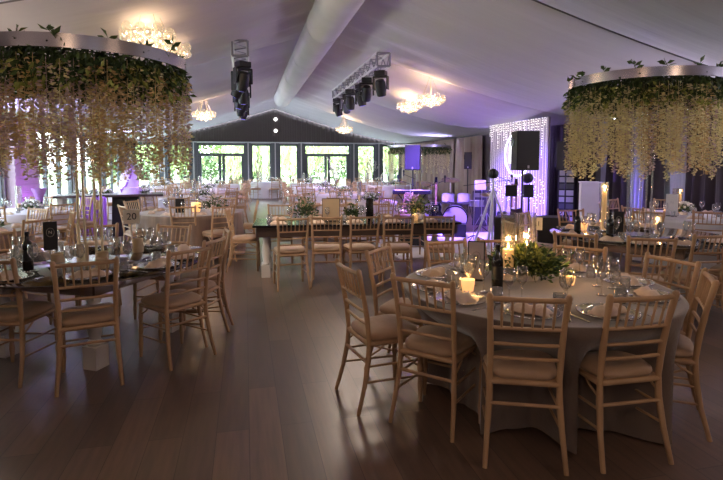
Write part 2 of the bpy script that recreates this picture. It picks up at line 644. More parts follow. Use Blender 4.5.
def curtain(name, y0, y1, x, z0, z1, amp, wave, m, lab, grp):
    mb = MB()
    n = max(10, int((y1 - y0) / .02))
    ph = random.uniform(0, 6)
    prs = []
    for i in range(n + 1):
        y = y0 + (y1 - y0) * i / n
        prs.append((y, amp * (math.sin(y * wave + ph) + .4 * math.sin(y * wave * 1.7 + ph * 2))))
    vs = []
    nz = 6
    for j in range(nz + 1):
        z = z0 + (z1 - z0) * j / nz
        k = 1.15 - .5 * j / nz
        for y, a in prs: vs.append((x + a * k, y + .02 * math.sin(z * 2 + y * 5), z))
    W = n + 1
    mb.add(vs, [(j * W + i, j * W + i + 1, (j + 1) * W + i + 1, (j + 1) * W + i) for j in range(nz) for i in range(n)])
    o = mb.build(name, m, smooth='all', solid=.006)
    return tag(o, lab, 'curtain', grp)
seg = [(16.6, 18.9), (19.0, 21.3), (21.4, 23.6), (23.7, 25.8)]
nm = ['beside the light-strung panel', 'second from the light-strung panel', 'third from the light-strung panel', 'in the corner by the glazed end']
for (a, b), t in zip(seg, nm):
    curtain('drape', a, b, XR - .2, .03, 2.62, .07, 26, 'beige_drape', 'beige pleated drape on the stage-side wall, ' + t, 'beige wall drapes')
segs = [(11.9, 13.0), (10.55, 11.8), (9.55, 10.15), (8.5, 9.1), (7.15, 8.0), (5.2, 6.55), (3.6, 5.1), (2, 3.5)]
nm = ['beside the equipment rack', 'behind the equipment rack', 'behind the white plinth', 'behind the table with the white sign', 'beyond the white sign, by the bright gap', 'at the edge of the view', 'past the clear-poled table', 'at the very end']
for (a, b), t in zip(segs, nm):
    curtain('drape', a, b, XR - .2, .03, 2.64, .06, 24, 'dark_drape', 'near-black pleated drape ' + t, 'dark wall drapes')
for (a, b), t in zip(sorted(sheers), ['closest to the camera', 'second from the camera', 'third from the camera', 'by the white plinth']):
    o = curtain('sheer_curtain', a, b, XR - .1, .03, 2.62, .03, 50, 'sheer', 'narrow bluish sheer curtain lit from behind, ' + t, 'sheer curtains')

# ------------------------------------------------------------------ outside
struct(MB().box((1.5, 70, -.12), (220, 150, .1)).build('ground', 'lawn'))
struct(MB().box((1.5, 28.6, -.04), (40, 4.8, .1)).build('path', 'paving'))
def tree_make(name, lm, H, rad, n, lw, willow=False, trunks=1):
    def f():
        t = thing(name, 'x', 'tree')
        tb = MB()
        for q in range(trunks):
            ox = (q - (trunks - 1) / 2) * .7
            tb.tube([(ox, 0, -.1), (ox * 1.3, .1, H * .25), (ox * 1.9, 0, H * .5), (ox * 2.2, .1, H * .8)], [.22, .17, .13, .05], 8)
            for k in range(5):
                a = k * 2.4
                z = H * (.35 + .1 * k)
                tb.tube([(ox * 1.6, 0, z), (ox * 1.6 + math.cos(a) * rad * .5, math.sin(a) * rad * .5, z + H * .12)], [.08, .02], 5)
        tb.build('trunk', 'bark', t, smooth=True)
        fb = MB()
        if willow:
            for k in range(n // 14):
                a = random.uniform(0, 2 * PI)
                r = rad * math.sqrt(random.random())
                zt = H * (.55 + .45 * math.cos(r / rad * 1.4)) + random.uniform(-.4, .4)
                L = random.uniform(.3, .85) * zt
                x, y = r * math.cos(a), r * math.sin(a)
                for j in range(14):
                    z = zt - L * j / 14
                    fb.leaf((x + random.uniform(-.08, .08), y + random.uniform(-.08, .08), z), (random.uniform(-.3, .3), random.uniform(-.3, .3), -1), .42, lw * .5)
        else:
            cl = [(random.gauss(0, .45) * rad, random.gauss(0, .45) * rad, random.uniform(.28, .95) * H) for _ in range(26)]
            for k in range(n):
                c = random.choice(cl)
                p = [c[0] + random.gauss(0, .35), c[1] + random.gauss(0, .35), max(.2, c[2] + random.gauss(0, .38))]
                fb.leaf(p, [random.gauss(0, 1), random.gauss(0, 1), random.gauss(-.2, 1)], lw * random.uniform(.7, 1.3), lw * .6)
        fb.build('foliage', lm, t)
        return t
    return f
T = dict(willow=Proto(tree_make('willow_tree', 'tree_leaf_pale', 5.6, 2.4, 3600, .22, True)),
         green=Proto(tree_make('garden_tree', 'tree_leaf', 6.5, 2.0, 3800, .30)),
         pale=Proto(tree_make('young_tree', 'tree_leaf_pale', 5.2, 1.7, 3200, .24, False, 2)),
         dark=Proto(tree_make('dark_tree', 'tree_leaf_dark', 7.5, 2.4, 4200, .34)))
spots = [('pale', -6.4, 41, 'pale tree beyond the lawn, seen past the cake'), ('green', -3.6, 36, 'green garden tree outside beyond the glazed end, on the cake side'),
         ('pale', -.9, 42.5, 'pale twin-trunked young tree seen through the first double door'), ('dark', 2.2, 47, 'dark tree at the garden edge behind the weeping trees'),
         ('willow', 1.0, 35.0, 'weeping pale green tree seen between the two double doors'), ('willow', 5.0, 40, 'weeping tree seen through the second double door'),
         ('dark', -9.5, 47, 'tall dark tree far over the lawn on the pier side'), ('pale', 8.2, 35, 'pale young tree behind the window by the second double door'),
         ('willow', 12.0, 40.5, 'weeping tree outside the last windows on the stage side'),
         ('green', -13.5, 28, 'green tree outside the side windows near the corner'), ('pale', -11.5, 20, 'pale tree outside the side windows past the brick pier'),
         ('willow', -12.5, 12, 'weeping tree outside the side windows before the brick pier')]
for k, x, y, lab in spots:
    lab = lab.replace('nearest the', 'on the')
    T[k].place((x, y, 0), random.uniform(0, 6), lab, 'trees in the garden')
def hedge(name, x0, x1, y0, y1, n, H, lab):
    fb = MB()
    L = math.hypot(x1 - x0, y1 - y0)
    for k in range(n):
        t = random.random()
        h = H * (.75 + .25 * math.sin(t * L * 1.1) + .12 * math.sin(t * L * 3.7))
        z = random.random() ** .7 * h
        fb.leaf((x0 + (x1 - x0) * t + random.gauss(0, .3), y0 + (y1 - y0) * t + random.gauss(0, .5), z), [random.gauss(0, 1) for _ in range(3)], .5, .34)
    return tag(fb.build(name, 'tree_leaf_dark'), lab, 'hedge')
hedge('hedge', -15, 30, 55, 55, 9000, 3.6, 'long dark hedge closing the garden beyond the lawn')
hedge('hedge', -18, -18, 2, 50, 6000, 3.2, 'dark hedge along the garden outside the side windows')

# ------------------------------------------------------------------ chairs
def bamboo(p0, p1, r, n=3, seg=6):
    """turned rod with nodes"""
    p0, p1 = Vector(p0), Vector(p1)
    pts, rd = [], []
    for i in range(n + 1):
        t = i / n
        pts += [p0.lerp(p1, max(0, t - .012)), p0.lerp(p1, min(1, t + .012))] if 0 < i < n else [p0.lerp(p1, t)]
        rd += [r * 1.28, r * 1.28] if 0 < i < n else [r]
        if i < n:
            pts.append(p0.lerp(p1, t + .5 / n))
            rd.append(r)
    return pts, rd
def rear_leg(s):
    P = [(.205 * s, -.275, 0), (.192 * s, -.225, .18), (.180 * s, -.195, .34), (.178 * s, -.19, .46), (.180 * s, -.205, .62), (.186 * s, -.235, .78), (.194 * s, -.268, .925)]
    pts, rd = [], []
    for i, p in enumerate(P):
        pts.append(p)
        rd.append(.0155 if i % 2 else .0185)
    rd[0] = .013
    pts.append((.195 * s, -.272, .94))
    rd.append(.010)
    return pts, rd
def bx_at(z):   # back plane y and half width at height z
    P = [(.46, -.19, .178), (.62, -.205, .180), (.78, -.235, .186), (.925, -.268, .194)]
    for a, b in zip(P, P[1:]):
        if z <= b[0]:
            t = (z - a[0]) / (b[0] - a[0])
            return a[1] + (b[1] - a[1]) * t, a[2] + (b[2] - a[2]) * t
    return P[-1][1], P[-1][2]
def cushion_mb():
    m = MB()
    n = 28
    rings = [(.86, .455), (1.0, .458), (1.04, .475), (1.02, .492), (.92, .506), (.6, .516), (.25, .519), (.001, .520)]
    vs = []
    for k, z in rings:
        for i in range(n):
            a = 2 * PI * i / n
            ca, sa = math.cos(a), math.sin(a)
            e = .42
            x = math.copysign(abs(ca) ** e, ca)
            y = math.copysign(abs(sa) ** e, sa)
            wx = .188 + .018 * y
            vs.append((x * wx * k, y * .195 * k + .0, z))
    fs = []
    for j in range(len(rings) - 1):
        for i in range(n):
            i2 = (i + 1) % n
            fs.append((j * n + i, j * n + i2, (j + 1) * n + i2, (j + 1) * n + i))
    fs.append(tuple(reversed(range(n))))
    m.add(vs, fs)
    return m
def rail(m, z, r, seg=6, curve=.012):
    y, hw = bx_at(z)
    pts = [(-hw + 2 * hw * t, y - curve * math.sin(PI * t), z) for t in (0, .17, .33, .5, .67, .83, 1)]
    m.tube(pts, [r, r * 1.15, r, r * 1.15, r, r * 1.15, r], seg, False)
def chair_make(level):
    """level 2: spindles and rails apart; 1: parts; 0: one mesh with two materials"""
    def f():
        sg = 8 if level == 2 else 5 if level == 1 else 4
        if level:
            t = thing('banquet_chair', 'x', 'chair')
        M = MB()
        def out(mb, name, m, par=None, sm=True):
            if level:
                return mb.build(name, m, par or t, smooth=sm)
            M.cur = 1 if m == 'cushion' else 0
            M.add(mb.v, mb.f)
        for s in (-1, 1):
            p, r = rear_leg(s)
            out(MB().tube(p, r, sg), 'leg', 'chair_wood')
            p, r = bamboo((.192 * s, .185, 0), (.185 * s, .178, .45), .0155, 4)
            r[0] = .012
            out(MB().tube(p, r, sg), 'leg', 'chair_wood')
        out(cushion_mb(), 'seat', 'cushion', sm='all')
        fr = MB()
        q = [(-.178, -.19, .44), (.178, -.19, .44), (.187, .178, .44), (-.187, .178, .44)]
        for a, b in zip(q, q[1:] + q[:1]):
            fr.tube([a, b], .017, sg)
        fr.box((0, 0, .450), (.36, .37, .012))
        out(fr, 'seat_frame', 'chair_wood')
        st = MB()
        if level:
            yb_, _ = -.215, 0
            for s in (-1, 1):
                st.tube([(.192 * s, -.222, .20), (.189 * s, .182, .18)], .008, sg)
                st.tube([(.185 * s, -.205, .30), (.189 * s, .182, .29)], .008, sg)
                # little curved braces under the seat rail
                st.tube([(.184 * s, -.20, .36), (.186 * s, -.12, .40), (.186 * s, -.08, .435)], .007, 5)
                st.tube([(.187 * s, .18, .36), (.187 * s, .10, .40), (.187 * s, .06, .435)], .007, 5)
            st.tube([(-.186, -.205, .325), (.186, -.205, .325)], .010, sg)
            st.tube([(-.189, .182, .24), (.189, .182, .24)], .008, sg)
        else:
            st.tube([(-.186, -.205, .325), (.186, -.205, .325)], .010, 4)
            for s in (-1, 1): st.tube([(.19 * s, -.215, .22), (.189 * s, .182, .20)], .008, 4)
        out(st, 'stretcher', 'chair_wood')
        tr = MB()
        rail(tr, .908, .0135, sg)
        if level == 2:
            back = out(tr, 'backrest', 'chair_wood')
            for z in (.745, .655, .575):
                r_ = MB()
                rail(r_, z, .0095, sg, .008)
                out(r_, 'rail', 'chair_wood', back)
        else:
            for z in (.745, .655, .575): rail(tr, z, .0095, sg, .008)
            back = None
        y0, w0 = bx_at(.745)
        y1, w1 = bx_at(.905)
        for k in range(6):
            u = -1 + 2 * (k + 1) / 7
            p, r = bamboo((u * w0 * .97, y0 - .006, .745), (u * w1 * .97, y1 - .010, .905), .0062, 3)
            if level == 2:
                out(MB().tube(p, r, 6, False), 'spindle', 'chair_wood', back)
            else:
                tr.tube([p[0], p[-1]], .007, 4, False)
        if level != 2: out(tr, 'backrest', 'chair_wood')
        if not level:
            o = M.build('banquet_chair', ['chair_wood', 'cushion'], smooth=True)
            return tag(o, 'x', 'chair')
        return t
    return f
CH = [Proto(chair_make(i)) for i in (0, 1, 2)]
def chair_back(mid, phi, lab, grp, level=2):
    """mid = ground point under the top rail, phi = direction (deg) pointing away from the table"""
    a = R(phi)
    CH[level].place((mid[0] - .268 * math.cos(a), mid[1] - .268 * math.sin(a), 0), a + PI / 2, lab, grp)

# ------------------------------------------------------------------ table ware
def plate_make():
    t = thing('charger_plate', 'x', 'plate')
    MB().lathe([(.001, .006), (.10, .006), (.115, .010), (.158, .020), (.164, .020), (.160, .015), (.115, .004), (.10, .0), (.001, 0)], 28, cap=False).build('dish', 'crystal', t, smooth=True)
    b = MB()
    for k in range(40):
        a = 2 * PI * k / 40
        b.sphere((.163 * math.cos(a), .163 * math.sin(a), .020), .0055, 5, 4)
    b.build('beaded_rim', 'silver', t, smooth='all')
    return t
def napkin_make():
    m = MB()
    nx, ny = 12, 7
    vs, fs = [], []
    rnd = random.Random(3)
    for side in (0, 1):
        for j in range(ny):
            for i in range(nx):
                x = -.11 + .22 * i / (nx - 1)
                y = -.055 + .11 * j / (ny - 1)
                e = min(i, nx - 1 - i, 2) / 2
                f = min(j, ny - 1 - j, 2) / 2
                h = .006 + .034 * math.sqrt(max(0, e)) * math.sqrt(max(0, f)) * (1 + .25 * math.sin(i * 1.3 + j)) + rnd.uniform(0, .003)
                z = 0 if side == 0 else h
                vs.append((x + .01 * math.sin(j * 1.7), y + .008 * math.sin(i * 1.1), z))
    N = nx * ny
    for j in range(ny - 1):
        for i in range(nx - 1):
            a = j * nx + i
            fs.append((a, a + nx, a + nx + 1, a + 1))
            fs.append((N + a, N + a + 1, N + a + nx + 1, N + a + nx))
    ring = [i for i in range(nx)] + [j * nx + nx - 1 for j in range(1, ny)] + [(ny - 1) * nx + i for i in range(nx - 2, -1, -1)] + [j * nx for j in range(ny - 2, 0, -1)]
    for a, b in zip(ring, ring[1:] + ring[:1]): fs.append((a, b, N + b, N + a))
    m.add(vs, fs)
    return tag(m.build('napkin', 'napkin', smooth='all'), 'x', 'napkin')
def wine_make():
    m = MB().lathe([(.001, .002), (.033, .002), (.034, .004), (.006, .010), (.004, .02), (.004, .095), (.012, .105), (.030, .125), (.038, .15), (.036, .18), (.031, .215),
                    (.029, .215), (.034, .18), (.036, .15), (.028, .127), (.001, .108)], 16, cap=False)
    return tag(m.build('wine_glass', 'glass', smooth='all'), 'x', 'glass')
def tumbler_make():
    m = MB().lathe([(.001, .0), (.030, .0), (.034, .004), (.037, .095), (.035, .095), (.032, .008), (.001, .006)], 16, cap=False)
    return tag(m.build('tumbler', 'crystal', smooth='all'), 'x', 'glass')
def fork_make():
    m = MB().box((0, -.02, .003), (.009, .13, .003)).box((0, .055, .004), (.024, .03, .003))
    for x in (-.009, -.003, .003, .009): m.box((x, .085, .004), (.003, .04, .003))
    m.box((0, -.085, .003), (.015, .03, .003))
    return tag(m.build('fork', 'silver'), 'x', 'fork')
def knife_make():
    m = MB().box((0, -.055, .004), (.013, .09, .006)).box((0, .045, .003), (.018, .12, .003))
    return tag(m.build('knife', 'silver'), 'x', 'knife')
PL, NA, WG, TU, FO, KN = [Proto(f) for f in (plate_make, napkin_make, wine_make, tumbler_make, fork_make, knife_make)]
def setting(c, z, r, phi, who, tname, full=True, plate=True):
    a = R(phi)
    def pt(rr, side): # side: + is clockwise
        return (c[0] + rr * math.cos(a) + side * math.sin(a), c[1] + rr * math.sin(a) - side * math.cos(a))
    rp = r - .20
    rz = a + PI / 2
    x, y = pt(rp, 0)
    if plate: PL.place((x, y, z), rz, 'clear glass charger plate with beaded rim before ' + who, 'charger plates on the ' + tname)
    NA.place((x, y, z + (.012 if plate else 0)), rz + random.uniform(-.5, .5), 'folded beige napkin on the plate before ' + who, 'napkins on the ' + tname)
    x, y = pt(rp - .20, .13)
    WG.place((x, y, z), 0, 'long-stemmed wine glass, outer one, before ' + who, 'wine glasses on the ' + tname)
    x, y = pt(rp - .27, .06)
    WG.place((x, y, z), 0, 'long-stemmed wine glass, inner one, before ' + who, 'wine glasses on the ' + tname)
    if full:
        x, y = pt(rp - .16, .20)
        TU.place((x, y, z), 0, 'short glass tumbler before ' + who, 'tumblers on the ' + tname)
        x, y = pt(rp, -.205)
        FO.place((x, y, z), rz, 'silver fork beside the plate before ' + who, 'forks on the ' + tname)
        x, y = pt(rp, .205)
        KN.place((x, y, z), rz, 'silver knife beside the plate before ' + who, 'knives on the ' + tname)

def flame_mb(z, r=.006, h=.03):
    return MB().lathe([(.0005, z), (r * .8, z + h * .2), (r, z + h * .4), (r * .5, z + h * .75), (.0005, z + h)], 8)
def vase_candle(label, loc, h, r, ch, power=2.2, grp=None, cr_=None):
    t = thing('hurricane_vase', label, 'candle vase', loc, 0, grp)
    MB().lathe([(.001, .0), (r, .0), (r, .012), (r, h), (r - .004, h), (r - .004, .014), (.001, .014)], 20, cap=False).build('glass_cylinder', 'glass', t, smooth=True)
    c = cr_ or r * .6
    MB().lathe([(c, .015), (c, ch - .005), (c * .9, ch), (.001, ch - .004)], 16).build('pillar_candle', 'candle_wax', t, smooth=True)
    flame_mb(ch + .004, .009, .04).build('flame', 'flame', t, smooth='all')
    if power: light('candle_light', 'POINT', (loc[0], loc[1], loc[2] + ch + .06), power, (1, .55, .2), .02)
    return t
def votive(label, loc, grp=None, power=.9, s=1):
    t = thing('votive_holder', label, 'candle', loc, 0, grp)
    MB().lathe([(.001, .0), (.034 * s, .0), (.043 * s, .05 * s), (.045 * s, .085 * s), (.042 * s, .085 * s), (.036 * s, .01), (.001, .01)], 16, cap=False).build('glass_cup', 'votive_glow', t, smooth='all')
    flame_mb(.045 * s, .008, .03).build('flame', 'flame', t, smooth='all')
    if power: light('candle_light', 'POINT', (loc[0], loc[1], loc[2] + .12 * s), power, (1, .55, .2), .02)
    return t
def bottle(label, loc, grp=None):
    t = thing('wine_bottle', label, 'bottle', loc, 0, grp)
    MB().lathe([(.001, 0), (.036, 0), (.038, .01), (.038, .19), (.032, .215), (.015, .24), (.0145, .30), (.001, .30)], 16).build('bottle_body', 'wine_dark', t, smooth=True)
    MB().lathe([(.0388, .07), (.0388, .16)], 16, cap=False).build('bottle_label', 'black', t, smooth=True)
    MB().lathe([(.0155, .265), (.0155, .305), (.001, .306)], 12).build('foil_cap', 'black_gloss', t, smooth=True)
    return t
def arrangement(name, label, loc, rad, h, n, mats=('leaf_dark', 'leaf_mid', 'leaf_lime'), cat='flowers', grp=None, twigs=0, white=0, base=True):
    t = thing(name, label, cat, loc, 0, grp)
    rnd = random.Random(hash(label) % 1000 if False else len(label) * 7 + int(abs(loc[0]) * 100))
    for q, mm in enumerate(mats):
        m = MB()
        for k in range(n // len(mats)):
            a = rnd.uniform(0, 2 * PI)
            el = rnd.uniform(-.15, 1.5)
            rr = rad * rnd.uniform(.25, 1)
            if q == 0: el *= .5
            p = (math.cos(a) * math.cos(el) * rr, math.sin(a) * math.cos(el) * rr, h * .25 + math.sin(el) * rr / rad * h * .7)
            p = (p[0], p[1], max(.01, p[2]))
            d = (p[0] * 1.5 + rnd.gauss(0, .08), p[1] * 1.5 + rnd.gauss(0, .08), .05 + rnd.gauss(.05, .1))
            m.leaf(p, d, .058 * (rad / .22) ** .4, .024)
        m.build(['foliage', 'foliage', 'flower_sprays'][q] if q < 3 else 'foliage', mm, t)
    if twigs:
        m = MB()
        for k in range(twigs):
            a = rnd.uniform(0, 2 * PI)
            e = rad * rnd.uniform(.7, 1.25)
            p0 = (math.cos(a) * rad * .2, math.sin(a) * rad * .2, .05)
            p1 = (math.cos(a) * e, math.sin(a) * e, h * rnd.uniform(.6, 1.15))
            m.tube([p0, p1], [.003, .0015], 4)
            for s in range(4):
                u = .4 + .18 * s
                m.leaf([p0[i] + (p1[i] - p0[i]) * u for i in range(3)], (rnd.gauss(0, 1), rnd.gauss(0, 1), .6), .05, .02)
        m.build('twigs', 'leaf_mid', t)
    if white:
        m = MB()
        for k in range(white):
            a = rnd.uniform(0, 2 * PI)
            el = rnd.uniform(.1, 1.5)
            m.sphere((math.cos(a) * math.cos(el) * rad * .95, math.sin(a) * math.cos(el) * rad * .95, h * .3 + math.sin(el) * h * .65), .022, 6, 4)
        m.build('blossom', 'petal_white', t, smooth='all')
    if base:
        MB().lathe([(rad * .3, 0), (rad * .34, h * .12), (rad * .3, h * .22), (.001, h * .22)], 14).build('pot', 'white_wood', t, smooth=True)
    return t
def face_cam(x, y): return math.atan2(y, x) + PI / 2 - PI   # local -Y looks at the camera
def menu_sign(label, loc, w_, h_, board, inkm, txt='N', stand=.0, cat='sign', framed=None, oval=True, name='menu_stand', num=False, rz=None):
    r = face_cam(loc[0], loc[1]) + PI if rz is None else rz
    t = thing(name, label, cat, loc, r - PI, None)
    z0 = stand
    if framed:
        MB().box((0, .006, z0 + h_ / 2), (w_ + .016, .008, h_ + .016)).build('frame', framed, t)
    MB().box((0, 0, z0 + h_ / 2), (w_, .006, h_)).build('card', board, t)
    if stand:
        MB().tube([(0, .01, .005), (0, .01, z0 + .03)], .004, 6).lathe([(.04, 0), (.04, .006), (.001, .008)], 14, (0, .01, 0)).build('stand', 'steel', t)
    else:
        MB().box((0, .01, .006), (w_ * .9, .07, .012)).build('stand', 'black', t)
    if oval:
        m = MB()
        m.tube([(w_ * .28 * math.cos(a), -.0045, z0 + h_ * .62 + w_ * .36 * math.sin(a)) for a in [2 * PI * k / 24 for k in range(24)]], .0012, 4, closed=True)
        m.build('emblem', inkm, t)
    text_mesh('lettering', txt, (w_ * .62 if num else w_ * .36), inkm, t, (0, -.0045, z0 + h_ * (.5 if num else .62)), (R(90), 0, 0), .0008)
    return t

def cloth(label, name_m, c, r, z, chairs, grp=None, hem=.015, fold=1.0, deep=.36, seg=144):
    m = MB()
    vs, fs = [], []
    rings = []
    for k in (0.001, .3, .6, .85, .97, 1.0): rings.append((k, z, 0))
    for j in range(1, 13):
        rings.append((1.0 + .004, z - .012 - (z - .012 - hem) * j / 12, j / 12))
    for k, zz, t in rings:
        for i in range(seg):
            a = 2 * PI * i / seg
            rr = r * k
            if t > 0:
                w1 = math.sin(a * 13 + 1.3 * math.sin(a * 3)) + .6 * math.sin(a * 22 + 2)
                rr += fold * .022 * w1 * min(1, t * 1.6) + .02 * t
                ind = 0
                for ph in chairs:
                    d = (a - R(ph) + PI) % (2 * PI) - PI
                    ind = max(ind, math.exp(-(d / .30) ** 4))
                s = min(1, t / .42)
                s = s * s * (3 - 2 * s)
                rr -= deep * ind * s
            vs.append((rr * math.cos(a), rr * math.sin(a), zz))
    for j in range(len(rings) - 1):
        for i in range(seg):
            i2 = (i + 1) % seg
            fs.append((j * seg + i, (j + 1) * seg + i, (j + 1) * seg + i2, j * seg + i2))
    m.add(vs, fs)
    o = m.build('tablecloth', name_m, smooth='all', loc=(c[0], c[1], 0))
    return tag(o, label, 'tablecloth', grp)
def round_table(label, c, r, z=.745, grp=None):
    t = thing('round_table', label, 'table', (c[0], c[1], 0), 0, grp)
    MB().lathe([(.001, z - .03), (r - .02, z - .03), (r - .02, z - .006), (.001, z - .006)], 40).build('tabletop', 'dark_wood', t, smooth=True)
    for k in range(4):
        a = PI / 4 + k * PI / 2
        MB().tube([(.2 * math.cos(a), .2 * math.sin(a), z - .03), (.36 * math.cos(a), .36 * math.sin(a), 0)], .016, 8).build('leg', 'steel', t)
    return t

# ================================================================== NEAR TABLE (taupe cloth)
A = (1.95, 3.08)
TN = 'near taupe-clothed table'
near = [((.65, 3.21), -170, 'the side-on chair at its aisle end', 'banquet chair seen side-on, at the aisle end of the near taupe-clothed table'),
        ((1.03, 3.84), 138, 'the second chair at its aisle end', 'banquet chair behind the side-on one at the near taupe-clothed table'),
        ((1.00, 2.74), -136, 'the front chair beside the votive', 'banquet chair with its back to us, near the glowing votive of the taupe table'),
        ((1.40, 2.25), -112, 'the front middle chair', 'banquet chair at the middle of the near side of the taupe-clothed table'),
        ((1.99, 2.14), -92, 'the front chair by the bare cloth edge', 'banquet chair with wide-leaning back beside the middle one, near taupe table'),
        ((2.72, 2.42), -40, 'the edge-on front chair', 'banquet chair seen edge-on at the frame edge, near taupe-clothed table'),
        ((2.97, 2.95), 8, 'the chair past the two napkin plates', 'banquet chair tilted behind the napkin plates of the near taupe table'),
        ((2.66, 3.55), 42, 'the chair below the number 21', 'banquet chair on the far side of the taupe table, below the number 21'),
        ((2.22, 4.05), 74, 'the chair behind the flowers', 'banquet chair hidden behind the flowers of the near taupe table'),
        ((1.71, 4.08), 98, 'the far chair facing the votive', 'banquet chair on the far side of the taupe table, facing the votive')]
round_table('round banquet table standing under the taupe cloth', A, .90)
angs = []
for mid, ph, who, lab in near:
    chair_back(mid, ph, lab, 'banquet chairs around the near taupe table', 2)
    angs.append(math.degrees(math.atan2(mid[1] - A[1], mid[0] - A[0])))
cloth('taupe floor-length cloth over the near round table with flowers and candles', 'taupe_cloth', A, .91, .75, angs)
for (mid, ph, who, lab), an in zip(near, angs):
    setting(A, .752, .90, an, who, TN)
Z = .752
arrangement('centrepiece', 'low arrangement of lime flowers and dark foliage on the near taupe table', (2.02, 3.28, Z), .27, .25, 1500, twigs=26, cat='flowers')
def pixat(px, py, Zc=None): pass
vase_candle('taller clear hurricane vase with lit pillar candle, beside the bottle, near table', (1.845, 3.25, Z), .50, .055, .235, 2.2, 'hurricane vases on the near taupe table', .040)
vase_candle('wider clear hurricane vase with lit pillar candle rising from the flowers', (2.07, 3.38, Z), .48, .068, .225, 2.2, 'hurricane vases on the near taupe table', .040)
votive('glowing amber votive on the taupe cloth beside the grey menu card', (1.43, 3.03, Z), None, .8)
votive('small glowing votive between flowers and glasses, near taupe table', (2.22, 3.05, Z), None, 1.0, .7)
bottle('dark wine bottle beside the grey menu card on the taupe table', (1.66, 3.06, Z))
menu_sign('tall grey menu card with monogram in a dark frame, near taupe table', (1.63, 3.32, Z), .105, .28, 'menu_paper', 'ink', 'N', framed='black')
menu_sign('cream table number 21 on a tall thin stand, near taupe table', (2.36, 3.70, Z), .085, .105, 'paper', 'ink', '21', stand=.30, oval=False, name='table_number', num=True)

# ================================================================== WISTERIA TABLES
def strand_mesh(seed, m, L=1.0):
    rnd = random.Random(seed)
    mb = MB()
    mb.tube([(0, 0, 0), (.006, .004, -L * .5), (0, 0, -L)], .0018, 3)
    n = int(135 * L)
    for k in range(n):
        t = k / n
        z = -.06 - (L - .06) * t
        a = rnd.uniform(0, 2 * PI)
        rr = (.038 * (1 - t) ** .55 + .010) * rnd.uniform(.5, 1.15)
        d = (math.cos(a), math.sin(a), rnd.uniform(-.9, .3))
        mb.leaf((math.cos(a) * rr * .5, math.sin(a) * rr * .5, z), d, .026 + .010 * rnd.random(), .024)
    o = mb.build('wisteria_strand', m)
    return o
STR = []
def wisteria_ring(label, c, r, zb, poles, pole_m, tables_z, seed, nst=96, Lr=(.72, 1.0), tints=None, floor=False):
    rnd = random.Random(seed)
    t = thing('wisteria_chandelier', label, 'flower decoration', (c[0], c[1], 0), 0)
    MB().lathe([(r, zb), (r, zb + .10), (r - .012, zb + .10), (r - .012, zb), (r, zb)], 72, cap=False).build('ring_band', 'satin_ring', t, smooth=True)
    fr = MB()
    for k in range(4):
        a = k * PI / 4
        fr.tube([(r * math.cos(a), r * math.sin(a), zb + .04), (-r * math.cos(a), -r * math.sin(a), zb + .04)], .008, 5)
    for q in (.33, .66): fr.tube([(r * q * math.cos(2 * PI * k / 32), r * q * math.sin(2 * PI * k / 32), zb + .04) for k in range(32)], .006, 4, closed=True)
    fr.build('wire_grid', 'black', t)
    for a, pr in poles:
        p = MB().tube([(pr * math.cos(a), pr * math.sin(a), tables_z), (pr * math.cos(a), pr * math.sin(a), zb + .04)], .011, 10)
        p.build('pole', pole_m, t, smooth=True)
    bs = MB().lathe([(.001, tables_z), (.20, tables_z), (.20, tables_z + .008), (.001, tables_z + .008)], 28)
    bs.build('base_plate', 'silver', t, smooth=True)
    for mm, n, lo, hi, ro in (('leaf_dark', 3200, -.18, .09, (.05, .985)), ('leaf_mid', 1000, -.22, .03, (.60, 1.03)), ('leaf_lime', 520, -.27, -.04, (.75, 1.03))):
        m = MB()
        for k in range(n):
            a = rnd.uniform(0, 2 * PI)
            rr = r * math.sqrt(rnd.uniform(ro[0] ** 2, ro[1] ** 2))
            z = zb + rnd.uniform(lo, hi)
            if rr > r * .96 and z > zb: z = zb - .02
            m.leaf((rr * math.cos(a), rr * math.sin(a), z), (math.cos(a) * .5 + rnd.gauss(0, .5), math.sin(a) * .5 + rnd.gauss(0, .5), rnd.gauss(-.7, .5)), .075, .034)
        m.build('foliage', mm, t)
    # sprigs standing above the band
    for k in range(16):
        a = 2 * PI * k / 16 + rnd.uniform(-.15, .15)
        m = MB()
        x, y = r * .97 * math.cos(a), r * .97 * math.sin(a)
        hh = rnd.uniform(.02, .09)
        x2, y2 = x + rnd.uniform(-.08, .08), y + rnd.uniform(-.08, .08)
        m.tube([(x, y, zb + .02), (x2, y2, zb + .10 + hh)], .003, 4)
        for q in range(6):
            u = .55 + .09 * q
            m.leaf((x + (x2 - x) * u, y + (y2 - y) * u, zb + .02 + (.08 + hh) * u), (rnd.gauss(0, 1), rnd.gauss(0, 1), .5), .085, .042)
        m.build('sprig', 'leaf_mid', t)
    # strands
    made = 0
    k = 0
    while made < nst:
        k += 1
        if made < nst * .55:
            a = 2 * PI * made / (nst * .55) + rnd.uniform(-.05, .05)
            rr = r * rnd.uniform(.88, 1.0)
        else:
            a = rnd.uniform(0, 2 * PI)
            rr = r * math.sqrt(rnd.uniform(.02, .75))
        if not STR:
            for s in range(6):
                STR.append(strand_mesh(s, ['petal_cream', 'petal_blush', 'petal_cream', 'petal_sand', 'petal_cream', 'petal_blush'][s]))
            fresh = list(STR)
        idx = made if made < 6 and seed == 5 else rnd.choice(tints)
        src = STR[idx]
        if src.parent is None: o = src
        else:
            o = src.copy()
            COL.objects.link(o)
        o.parent = t
        s = rnd.uniform(*Lr)
        o.location = (rr * math.cos(a), rr * math.sin(a), zb - .02 - rnd.uniform(0, .05))
        o.rotation_euler = (rnd.gauss(0, .02), rnd.gauss(0, .02), rnd.uniform(0, 6.28))
        o.scale = (1.3, 1.3, s)
        made += 1
    return t

